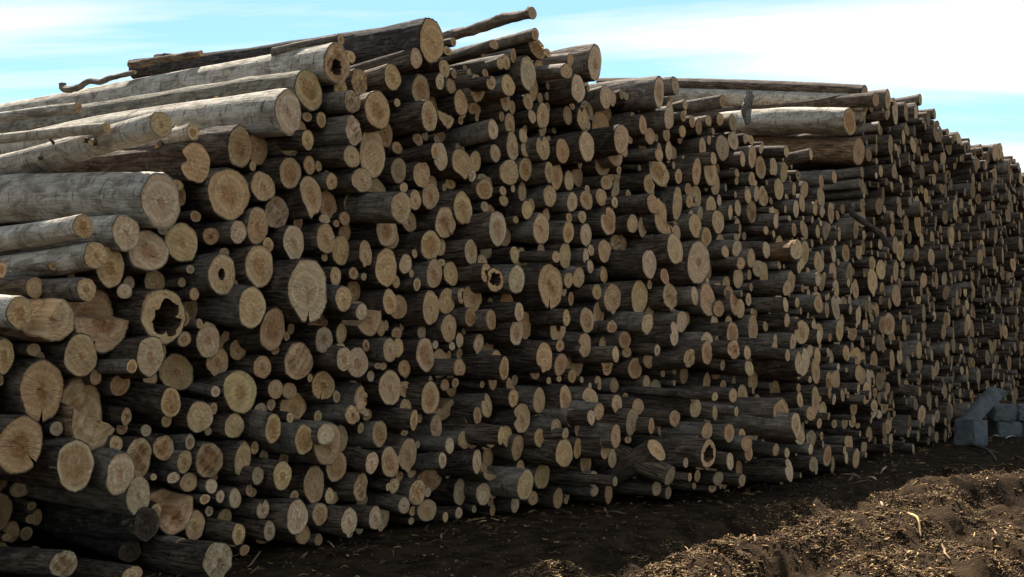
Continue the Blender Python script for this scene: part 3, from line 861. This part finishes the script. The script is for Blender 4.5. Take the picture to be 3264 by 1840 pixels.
NEARS = 'logs of the long stacked pile'
objs = []
for l in indiv:
    r = np.random.default_rng(int(l.px * 7 + l.py * 13) + 5)
    l.ax = axis_of(l, r)
    l.tone, ccol = colour_of(l, r)
    bcol, sm = bark_of(l, r)
    L = r.uniform(4.2, 4.9)
    if l.key == ('D', 590): L = 2.4
    if l.key == ('D', 660): L = 3.0
    if l.key == ('B', 1392): L = 4.1
    if l.key in (('I', 1680), ('I', 1350)): L = 1.2
    if l.key == ('B', 690): L = 0.75
    sag = {('B', 660): 0.006, ('B', 445): 0.006}.get(l.key)
    if l.key in (('B', 660), ('B', 445)): L = 5.4
    if l.key == ('B', 1392): tp = -0.45
    elif l.key in (('E', 640), ('E', 737), ('A', 1242)): tp = 0.35
    elif 'M' in l.fl or l.key in BACK: tp = r.uniform(-0.12, 0.05)
    else: tp = None
    seg = 110 if 'c' in l.fl else (40 if l.area > 4000 else 28)
    if 'h' in l.fl or 's' in l.fl or 'j' in l.fl or 'n' in l.fl: seg = max(seg, 44)
    heart = max(0.0, r.normal(0.28, 0.2))
    if l.key == ('D', 590): heart = 0.8
    if 'm' in l.fl: heart = r.uniform(0.5, 0.7); ccol = ccol * 0.9
    parts = gen_log(l.P, l.ax, l.rh, l.rv, L, seg, 14, r, bcol, ccol, sm, heart, l.fl, tp, sag)
    root = bpy.data.objects.new('log', None)
    root.empty_display_size = 0.1
    COL.objects.link(root)
    root.location = l.P
    root['category'] = 'log'
    root['group'] = NEARS
    build_part('bark', parts[0], BARK, root, l.P)
    build_part('cut_end', parts[1], CUT, root, l.P)
    if len(parts) > 2: build_part('hollow', parts[2], BARK, root, l.P)
    l.obj = root
    if l.key == ('A', 1242):
        for s, a, rr in ((0.62, 3.5, 0.024), (0.70, 3.25, 0.018), (1.15, 2.6, 0.012), (1.3, 3.6, 0.014)): stub(root, l, l.ax, s, a, rr, 0.05, r)
    if l.key == ('A', 1487):
        for s, a, rr in ((0.30, 3.9, 0.026), (1.05, 3.4, 0.026)): stub(root, l, l.ax, s, a, rr, 0.06, r)
    if l.key == ('B', 445): stub(root, l, l.ax, 0.9, 3.2, 0.03, 0.02, r)
    objs.append(l)

# ---- labels: landmarks by their look, the others by size, tone and place next to a landmark
lms = [l for l in objs if l.key in LM]
DIRS = ['right of', 'upper right of', 'above', 'upper left of', 'left of', 'lower left of', 'below', 'lower right of']
ORD = ['nearest', 'second', 'third', 'fourth', 'fifth', 'sixth', 'seventh', 'eighth', 'ninth', 'tenth']
def sector(dx, dy): return int(((math.atan2(-dy, dx) + math.pi / 8) % (2 * math.pi)) / (math.pi / 4))
rank = {}
for m in lms:
    by = {}
    for l in objs:
        if l is m: continue
        dx, dy = l.px - m.px, l.py - m.py
        by.setdefault(sector(dx, dy), []).append((math.hypot(dx, dy), l))
    for s, L in by.items():
        L.sort(key=lambda x: x[0])
        for i, (d, l) in enumerate(L[:len(ORD)]): rank.setdefault(id(l), []).append((i, d, s, m))
def shape_word(l):
    if 'h' in l.fl: return 'hollow'
    if 'd' in l.fl: return 'holed'
    if 'm' in l.fl: return 'dark-centred'
    if 'n' in l.fl: return 'notched'
    if 'c' in l.fl: return 'cracked'
    if 's' in l.fl: return 'split'
    if 'j' in l.fl: return 'rough'
    if 'v' in l.fl: return 'pointed'
    return 'oval' if l.w < 0.68 * l.h else 'round'
for l in objs:
    if l.key in LM:
        l.obj['label'] = LM[l.key][0]
        continue
    i, d, s, m = min(rank[id(l)], key=lambda x: (x[1] * (1 + 0.35 * x[0])))
    size = 'small' if l.area < 1700 else ('mid-sized' if l.area < 4500 else 'big')
    l.obj['label'] = f"{size} {TONE[l.tone]} {shape_word(l)} log end, {ORD[i]} one {DIRS[s]} the {LM[m.key][1]}"

# ------------------------------------------------------------------ the remaining logs: small read-off ones and the packed mass
mass = []
for l in minor:
    r = np.random.default_rng(int(l.px * 7 + l.py * 13) + 5)
    ax = axis_of(l, r)
    _, cc = colour_of(l, r)
    bc, sm = bark_of(l, r)
    mass += gen_log(l.P, ax, l.rh, l.rv, (0.7 if l.key == ('B', 690) else r.uniform(4.0, 4.8)), 18, 4, r, bc, cc, sm, max(0.0, r.normal(0.3, 0.2)), l.fl.replace('s', 'j'))

# outline of the pile front in the photograph (photo pixels) that the fill must stay inside
OUT = [(-500, 2000), (-500, 1400), (-60, 1060), (90, 880), (260, 760), (480, 620), (640, 520), (880, 470), (960, 330), (1100, 260), (1400, 230), (1480, 200), (1640, 190), (1850, 190),
       (1910, 275), (2120, 285), (2200, 350), (2350, 410), (2480, 470), (2570, 560), (2690, 650), (2735, 700), (2745, 330), (2830, 310), (2930, 330), (2990, 385), (3070, 430),
       (3160, 470), (3230, 490), (3264, 545), (3420, 590), (3700, 640), (4300, 820), (4300, 1160), (3700, 1240), (3264, 1330), (3040, 1395), (2900, 1430), (2700, 1455), (2600, 1500), (2300, 1560), (2000, 1590),
       (1650, 1625), (1300, 1690), (1000, 1730), (700, 1800), (400, 1900)]
def inside(x, y):
    c = False
    n = len(OUT); j = n - 1
    for i in range(n):
        xi, yi = OUT[i]; xj, yj = OUT[j]
        if (yi > y) != (yj > y) and x < (xj - xi) * (y - yi) / (yj - yi) + xi: c = not c
        j = i
    return c

CELL = 0.22
cells = {}
def cell_add(t, z, r): cells.setdefault((int(t // CELL), int(z // CELL)), []).append((t, z, r))
def cell_free(t, z, r, slack):
    a, b = int(t // CELL), int(z // CELL)
    for i in range(a - 2, a + 3):
        for j in range(b - 2, b + 3):
            for (tt, z2, r2) in cells.get((i, j), ()):
                m = (r + r2) * slack
                if (t - tt) ** 2 + (z - z2) ** 2 < m * m: return False
    return True
for l in logs: cell_add(l.e, l.z, l.r)
e_min = (O - O) @ E1 - 3.0
fill = []
# coordinates across the logs (e) and height z; candidate ends are put on the front surface at a chosen stand-out p
UE = U @ E1
def end_point(e, z, p):
    """Point with across-log coordinate e whose end stands p metres out from the front surface."""
    t = e / UE                                   # along the front line
    base = O + U * t
    return base + (-W) * p + UP * z
rf = np.random.default_rng(99)
for r0, r1, tries in ((0.15, 0.12, 9000), (0.12, 0.09, 16000), (0.09, 0.065, 26000), (0.065, 0.045, 42000), (0.045, 0.032, 30000)):
    for _ in range(tries):
        rad = rf.uniform(r1, r0)
        e = rf.uniform(-3.5, 33.0)
        if rf.uniform() < 0.30: e = rf.uniform(9.0, 25.0)
        elif rf.uniform() < 0.45: e = rf.uniform(-3.0, 10.0)
        z = rf.uniform(rad, 5.6)
        if not cell_free(e, z, rad, 0.97): continue
        t = e / UE
        far = t > 9.6
        b = 0.0
        P0 = end_point(e, z, 0)
        px, py = project(P0)
        if far:
            if rad > 0.095 and rf.uniform() < 0.72: continue
            p = rf.normal(0.03, 0.085) + bulge(px, py) * 0.8
        else:
            p = -abs(rf.normal(0.05, 0.10)) - 0.02 + bulge(px, py) * 0.95
            if px < 560 and py > 1500: p -= 0.9
        P = end_point(e, z, p)
        px, py = project(P)
        if P[1] < 2 or not inside(px, py - rad * F / P[1] * 0.9): continue
        cell_add(e, z, rad)
        fill.append((P, rad, far))
samp, own = [], []
for l in logs:
    if 'k' in l.fl: continue
    samp += end_samples(l)[:3]
FC = np.array([f[0] for f in fill]); FR = np.array([f[1] for f in fill])
bad = np.zeros(len(fill), bool)
for i in range(0, len(samp), 300): bad |= blocked(samp[i:i + 300], FC, FR).any(axis=0)
print('fill removed', int(bad.sum()), 'of', len(fill))
fill = [f for f, b_ in zip(fill, bad) if not b_]
for P, rad, far in fill:
    r = rf
    yaw, pit = r.normal(0, 0.022), r.normal(0, 0.014)
    ax = W + E1 * yaw + UP * pit; ax /= np.linalg.norm(ax)
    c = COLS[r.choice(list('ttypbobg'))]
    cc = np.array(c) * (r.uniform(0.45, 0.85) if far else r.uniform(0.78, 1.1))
    l = LogRec(); l.fl = ''
    bc, sm = bark_of(l, r)
    k = r.uniform(0.85, 1.15)
    fl = 'j' if r.uniform() < 0.08 else ''
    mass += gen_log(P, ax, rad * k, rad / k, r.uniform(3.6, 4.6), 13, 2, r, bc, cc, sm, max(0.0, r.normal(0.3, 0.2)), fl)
V, Q, T, uv, ti, inf, mi, sm = merge(mass)
o = mesh_obj('stacked_logs', V, Q, T, [BARK, CUT], uv, ti, inf, mi, sm)
o['kind'] = 'stuff'
o['label'] = 'mass of smaller log ends packed through the long pile'
o['category'] = 'logs'
print('fill', len(fill), 'individual', len(objs), 'minor', len(minor), 'mass verts', len(V))

# ------------------------------------------------------------------ branches and sticks
def gen_tube(pts, rads, seg, r, lumps=0.08):
    """Crooked branch through the points, closed at both ends with a cut."""
    pts = [np.array(p, float) for p in pts]
    P2, R2 = [], []
    for i in range(len(pts) - 1):
        for k in range(4):
            t = k / 4
            p0, p1, p2, p3 = pts[max(i - 1, 0)], pts[i], pts[i + 1], pts[min(i + 2, len(pts) - 1)]
            P2.append(0.5 * (2 * p1 + (p2 - p0) * t + (2 * p0 - 5 * p1 + 4 * p2 - p3) * t * t + (3 * p1 - p0 - 3 * p2 + p3) * t ** 3))
            R2.append(rads[i] * (1 - t) + rads[i + 1] * t)
    P2.append(pts[-1]); R2.append(rads[-1])
    P2 = np.array(P2); R2 = np.array(R2)
    n = len(P2)
    tan = np.gradient(P2, axis=0); tan /= np.linalg.norm(tan, axis=1)[:, None]
    ref = np.array([0.13, 0.2, 0.97])
    a = np.cross(tan, ref); a /= np.linalg.norm(a, axis=1)[:, None]
    b = np.cross(tan, a)
    th = np.linspace(0, 2 * math.pi, seg + 1)
    rr = R2[:, None] * (1 + lumps * r.normal(0, 1, (n, seg + 1))); rr[:, -1] = rr[:, 0]
    V = P2[:, None, :] + rr[..., None] * (np.cos(th)[None, :, None] * a[:, None, :] + np.sin(th)[None, :, None] * b[:, None, :])
    s = np.concatenate([[0], np.cumsum(np.linalg.norm(np.diff(P2, axis=0), axis=1))])
    uv = np.stack([np.broadcast_to(th[None, :] * R2.mean(), rr.shape), np.broadcast_to(s[:, None], rr.shape)], -1).reshape(-1, 2) + r.uniform(0, 30, 2)
    ends = []
    for i, d in ((0, -1), (n - 1, 1)):
        c = P2[i] + tan[i] * d * 0.002
        ring = c + (V[i] - P2[i]) * 0.97
        VE = np.concatenate([ring, [c]])
        j = np.arange(seg)
        t = np.stack([np.full(seg, seg + 1), j, j + 1], -1)
        ends.append((VE, t if d < 0 else t[:, ::-1], np.concatenate([np.stack([np.cos(th), np.sin(th)], -1) * R2[i], [[0, 0]]])))
    return V.reshape(-1, 3), grid_quads(n, seg + 1, True), uv, ends

def branch(name, label, cat, pts, rads, bark, cut, smoothb, seed, seg=12, group=None, extra=()):
    r = np.random.default_rng(seed)
    org = np.array(pts[0], float)
    root = bpy.data.objects.new(name, None); COL.objects.link(root)
    root.location = org; root.empty_display_size = 0.1
    root['label'] = label; root['category'] = cat
    if group: root['group'] = group
    for nm, pp, rd in [('bark', pts, rads)] + list(extra):
        V, Q, uv, ends = gen_tube(pp, rd, seg, r)
        o = mesh_obj(nm, V - org, Q, np.zeros((0, 3), int), [BARK], uv, np.tile(bark, (len(V), 1)), np.tile([0.5, smoothb, 0], (len(V), 1)), None, np.ones(len(Q), bool), root)
        for VE, T, uvE in ends:
            mesh_obj('cut_end', VE - org, np.zeros((0, 4), int), T, [CUT], uvE, np.tile(cut, (len(VE), 1)),
                     np.stack([np.full(len(VE), 0.3), np.append(np.ones(len(VE) - 1), 0), np.full(len(VE), 0.2)], -1), None, np.zeros(len(T), bool), root)
    return root

def at_depth(px, py, d):
    r = ray(px, py)
    return CAM + r * (d / r[1])

KEY = {l.key: l for l in logs}
def depth_on(l, px):
    """Depth of a log's axis where it passes the photo column px."""
    k = (px - CX) / F
    s = (k * l.P[1] - l.P[0]) / (l.ax[0] - k * l.ax[1])
    return (l.P + l.ax * s)[1]

d0 = KEY[('B', 1392)].P[1]
branch('broken_branch', 'mottled broken branch sticking up from the pile top into the sky', 'branch',
       [at_depth(1290, 175, d0 + 1.2), at_depth(1410, 122, d0 + 0.95), at_depth(1500, 98, d0 + 0.75), at_depth(1590, 66, d0 + 0.55), at_depth(1660, 50, d0 + 0.4), at_depth(1696, 42, d0 + 0.3)],
       [0.055, 0.05, 0.047, 0.052, 0.043, 0.053], (0.17, 0.13, 0.095), (0.42, 0.28, 0.16), 0.4, 3,
       extra=[('side_shoot', [at_depth(1675, 48, d0 + 0.35), at_depth(1686, 36, d0 + 0.33), at_depth(1692, 26, d0 + 0.31)], [0.04, 0.034, 0.026])])
l2 = KEY[('B', 660)]
pp = [(199, 258), (203, 274), (226, 276), (256, 267), (284, 250), (318, 248), (352, 235), (386, 227), (430, 216)]
branch('crooked_branch', 'thin crooked branch with hooked tip lying on the sloping logs against the sky', 'branch',
       [at_depth(x, y + 9 + 5 * (x > 300), depth_on(l2, x) - 0.04) for x, y in pp], [0.034, 0.036, 0.032, 0.030, 0.026, 0.028, 0.026, 0.024, 0.02], (0.17, 0.145, 0.115), (0.4, 0.3, 0.2), 0.5, 5)
pp = [(416, 206), (450, 203), (500, 192), (560, 183), (640, 170)]
branch('thin_pole', 'thin sunlit pole with stub end lying on top behind the thick top log', 'pole',
       [at_depth(x, y, depth_on(l2, x) + 0.15) for x, y in pp], [0.042, 0.036, 0.032, 0.03, 0.028], (0.16, 0.12, 0.085), (0.4, 0.27, 0.16), 0.3, 8)
pp = [(498, 186), (530, 182), (575, 184), (620, 176)]
branch('thin_pole', 'short dark pole end above the thin sunlit pole on the pile top', 'pole',
       [at_depth(x, y, depth_on(l2, x) + 0.3) for x, y in pp], [0.032, 0.036, 0.03, 0.028], (0.08, 0.06, 0.045), (0.3, 0.2, 0.12), 0.1, 9)
dm = KEY[('C', 1780)].P[1] - 0.05
branch('upright_stub', 'upright grey broken stub standing between the side-on logs and the pile step', 'stub',
       [at_depth(2384, 398, dm), at_depth(2379, 355, dm), at_depth(2385, 325, dm), at_depth(2388, 292, dm)], [0.028, 0.062, 0.055, 0.036], (0.19, 0.18, 0.15), (0.3, 0.25, 0.18), 0.4, 11,
       extra=[('side_shoot', [at_depth(2388, 325, dm), at_depth(2402, 305, dm - 0.02)], [0.03, 0.022])])
pf = on_face(2836, 785, 0.55)
pt = on_face(2716, 655, 0.45)
branch('leaning_branch', 'dark bent branch leaning down across the gap between the two piles', 'branch',
       [pt, on_face(2719, 682, 0.5), on_face(2760, 712, 0.5), on_face(2800, 742, 0.52), pf], [0.03, 0.045, 0.038, 0.04, 0.03], (0.11, 0.095, 0.085), (0.35, 0.25, 0.16), 0.2, 13)

# sticks lying on the ground, each on its own
STK = [("straight straw-coloured splinter lying on the sunlit mud", [(2895, 1665), (2935, 1695)], 0.011, (0.55, 0.40, 0.17)),
       ("pale broken stick in the shade below the pile's far foot", [(2680, 1522), (2742, 1532)], 0.014, (0.30, 0.22, 0.15)),
       ("short pale splinter pointing away from the pile's far foot", [(2808, 1512), (2826, 1496)], 0.012, (0.42, 0.32, 0.22)),
       ("small bright chip beside the pale broken stick", [(2770, 1528), (2794, 1532)], 0.014, (0.5, 0.40, 0.29)),
       ("thin grey stick at the foot of the far pile", [(2718, 1470), (2750, 1465)], 0.010, (0.38, 0.31, 0.23)),
       ("dark thick stick lying in front of the concrete blocks", [(3096, 1424), (3175, 1465)], 0.028, (0.10, 0.075, 0.05)),
       ("pale bark strip on the ground under the row of concrete blocks", [(3165, 1398), (3182, 1399)], 0.012, (0.48, 0.42, 0.34)),
       ("long pale bark strip before the row of concrete blocks", [(3206, 1405), (3236, 1398)], 0.012, (0.45, 0.39, 0.31)),
       ("pale stick across the sunlit bank near the picture edge", [(3165, 1670), (3215, 1690)], 0.010, (0.5, 0.37, 0.2)),
       ("bent yellow sliver on the near sunlit mud", [(2912, 1771), (2922, 1778)], 0.009, (0.55, 0.42, 0.12)),
       ("slender brown twig on the near sunlit mud", [(2998, 1788), (3030, 1830)], 0.009, (0.28, 0.18, 0.10)),
       ("short leaning twig stuck in the edge of the shaded rut", [(2388, 1722), (2406, 1752)], 0.010, (0.35, 0.23, 0.14)),
       ("pale curled bark piece on the dark ground in the shade", [(2808, 1582), (2828, 1600)], 0.012, (0.45, 0.35, 0.25)),
       ("fine straight twig on the dark ground below the pile's middle", [(1930, 1638), (1990, 1645)], 0.008, (0.20, 0.15, 0.11))]
for i, (lab, pp, rd, c) in enumerate(STK):
    a, b = [on_ground(*q) for q in pp]
    k = np.random.default_rng(40 + i)
    m1 = a * 0.66 + b * 0.34 + np.array([0, 0, 0.012]) + k.normal(0, 0.008, 3)
    m2 = a * 0.3 + b * 0.7 + np.array([0, 0, 0.006]) + k.normal(0, 0.008, 3)
    P4 = []
    for q, f in ((a, 0), (m1, 1), (m2, 1), (b, 0)):
        q = q.copy(); q[2] = ground_z(q[0], q[1]) + rd + 0.012 * f + 0.012
        P4.append(q)
    branch('stick', lab, 'stick', P4, [rd * 0.8, rd, rd * 0.95, rd * 0.5], np.array(c), np.array(c) * 1.1, 0.3, 60 + i, 7, 'sticks on the muddy ground')

# ------------------------------------------------------------------ concrete blocks by the far pile
import bmesh
def block(label, loc, size, yaw=0.0, tilt=0.0, roll=0.0, seed=1, recess=False):
    bm = bmesh.new()
    bmesh.ops.create_cube(bm, size=1.0)
    for v in bm.verts: v.co = Vector((v.co.x * size[0], v.co.y * size[1], v.co.z * size[2]))
    bmesh.ops.bevel(bm, geom=bm.edges[:], offset=0.018, segments=2, affect='EDGES')
    bmesh.ops.triangulate(bm, faces=[f for f in bm.faces if len(f.verts) > 4])
    bmesh.ops.subdivide_edges(bm, edges=[e for e in bm.edges if e.calc_length() > 0.1], cuts=4, use_grid_fill=True)
    for v in bm.verts:
        n = noise.noise_vector(v.co * 9 + Vector((seed * 3.1, 0, 0)))
        v.co += n * 0.006
        c = v.co
        edge = sum(abs(c[k]) > size[k] / 2 - 0.03 for k in range(3))
        if edge >= 2 and noise.noise(c * 7 + Vector((0, seed, 0))) > 0.05: v.co *= 0.93
    me = bpy.data.meshes.new('concrete_block'); bm.to_mesh(me); bm.free()
    me.materials.append(CONC)
    o = bpy.data.objects.new('concrete_block', me); COL.objects.link(o)
    o.location = loc; o.rotation_euler = (tilt, roll, yaw)
    o['label'] = label; o['category'] = 'block'; o['group'] = 'concrete blocks beside the far pile'
    return o

def px_m(d): return F / d
g0 = on_ground(3112, 1423)
block('square grey concrete block on the ground with the tilted slab leaning on it', (g0[0], g0[1] + 0.2, 0.19), (0.40, 0.34, 0.40), math.radians(38), seed=1)
c = at_depth(3126, 1302, g0[1] + 0.28)
block('tilted bluish slab of concrete leaning on the square block', tuple(c), (0.74, 0.14, 0.23), math.radians(14), math.radians(-12), math.radians(-42), seed=2)
c = at_depth(3180, 1252, g0[1] + 0.55)
block('small grey chunk of concrete lying on the tilted slab', tuple(c), (0.26, 0.2, 0.14), math.radians(-20), 0, math.radians(18), seed=3)
gr = on_ground(3210, 1399)
dd = gr[1] + 0.1
hz = 0.262
row = [(3204, 3162, 3238, 0, 'upper concrete block nearest the tilted slab'), (3270, 3239, 3320, 0, 'upper concrete block at the picture edge'),
       (3212, 3173, 3254, 1, 'lower concrete block in shadow under the upper pair'), (3290, 3255, 3330, 1, 'lower concrete block at the picture edge')]
for i, (xc, xa, xb, low, lab) in enumerate(row):
    w_ = (xb - xa) / F * dd
    x0 = ((xa + xb) / 2 - CX) / F * dd
    z0 = hz / 2 if low else hz * 1.5 + 0.004
    block(lab, (x0, dd + 0.2 + (0.0 if low else -0.012), z0), (w_ - 0.006, 0.4, hz), math.radians(0), seed=10 + i)

# ------------------------------------------------------------------ bark scraps, chips and shavings over the mud
rd = np.random.default_rng(21)
NCH = 46000
cand = []
while len(cand) < NCH:
    px, py = rd.uniform(900, 3500), rd.uniform(1400, 1960)
    P = on_ground(px, py)
    q = (P - O) @ NF
    if q < 0.05 or P[1] > 20 or P[1] < 5: continue
    lit = q > 1.7
    if not lit and rd.uniform() > 0.010: continue
    if lit and noise.noise((P[0] * 2.2, P[1] * 2.2, 5)) + rd.uniform(-0.35, 0.35) < -0.05: continue
    if lit and ground_z(P[0], P[1]) + 0.05 < rd.uniform(-0.10, 0.04): continue
    cand.append((P[0], P[1], lit))
for _ in range(550):
    t = rd.uniform(-1.5, 14); q = abs(rd.normal(0, 0.45)) + bulge(*project(O + U * t + UP * 0.05)) * 0.75 - 0.1
    P = O + U * t + NF * q
    cand.append((P[0], P[1], None))
VV, QQ, CC = [], [], []
off = 0
TON = np.array([(0.17, 0.105, 0.050), (0.10, 0.062, 0.032), (0.25, 0.165, 0.075), (0.06, 0.038, 0.022), (0.19, 0.112, 0.062), (0.32, 0.22, 0.105), (0.08, 0.055, 0.032), (0.14, 0.098, 0.048)])
for x, y, lit in cand:
    z = ground_z(x, y)
    ln = 0.010 + 0.055 * rd.uniform() ** 2.4 + (0.09 * rd.uniform() if rd.uniform() < 0.07 else 0)
    wd = rd.uniform(0.0015, 0.007)
    if lit is None: ln *= 2.6; wd *= 2.2
    tk = rd.uniform(0.0015, 0.004)
    a = rd.uniform(0, 6.283) if rd.uniform() < 0.4 else rd.normal(0.75, 0.5)
    el = rd.normal(0, 0.2)
    d = np.array([math.cos(a) * math.cos(el), math.sin(a) * math.cos(el), math.sin(el)])
    sd_ = np.array([-math.sin(a), math.cos(a), rd.normal(0, 0.5)]); sd_ /= np.linalg.norm(sd_)
    n = np.cross(d, sd_)
    c = np.array([x, y, z + 0.002 + abs(el) * ln * 0.2])
    bend = rd.normal(0, 0.25) * ln
    rows = []
    for k, wk in ((-0.5, 0.5), (0.0, 1.0), (0.5, 0.35)):
        m = c + d * ln * k + n * bend * (1 - 4 * k * k) * 0.5
        rows.append([m + sd_ * wd * wk + n * tk, m - sd_ * wd * wk + n * tk, m - sd_ * wd * wk - n * tk, m + sd_ * wd * wk - n * tk])
    VV.append(np.array(rows).reshape(12, 3))
    base = np.array([[0, 1, 5, 4], [1, 2, 6, 5], [2, 3, 7, 6], [3, 0, 4, 7], [4, 5, 9, 8], [5, 6, 10, 9], [6, 7, 11, 10], [7, 4, 8, 11], [3, 2, 1, 0], [8, 9, 10, 11]])
    QQ.append(base + off); off += 12
    CC.append(np.tile(TON[rd.integers(0, 8)] * (0.4 + 1.5 * rd.uniform() ** 2.0), (12, 1)))
o = mesh_obj('wood_scraps', np.concatenate(VV), np.concatenate(QQ), np.zeros((0, 3), int), [SCRAP], None, np.concatenate(CC))
o['kind'] = 'stuff'
o['label'] = 'bark scraps, chips and shavings strewn over the muddy ground'
o['category'] = 'wood scraps'
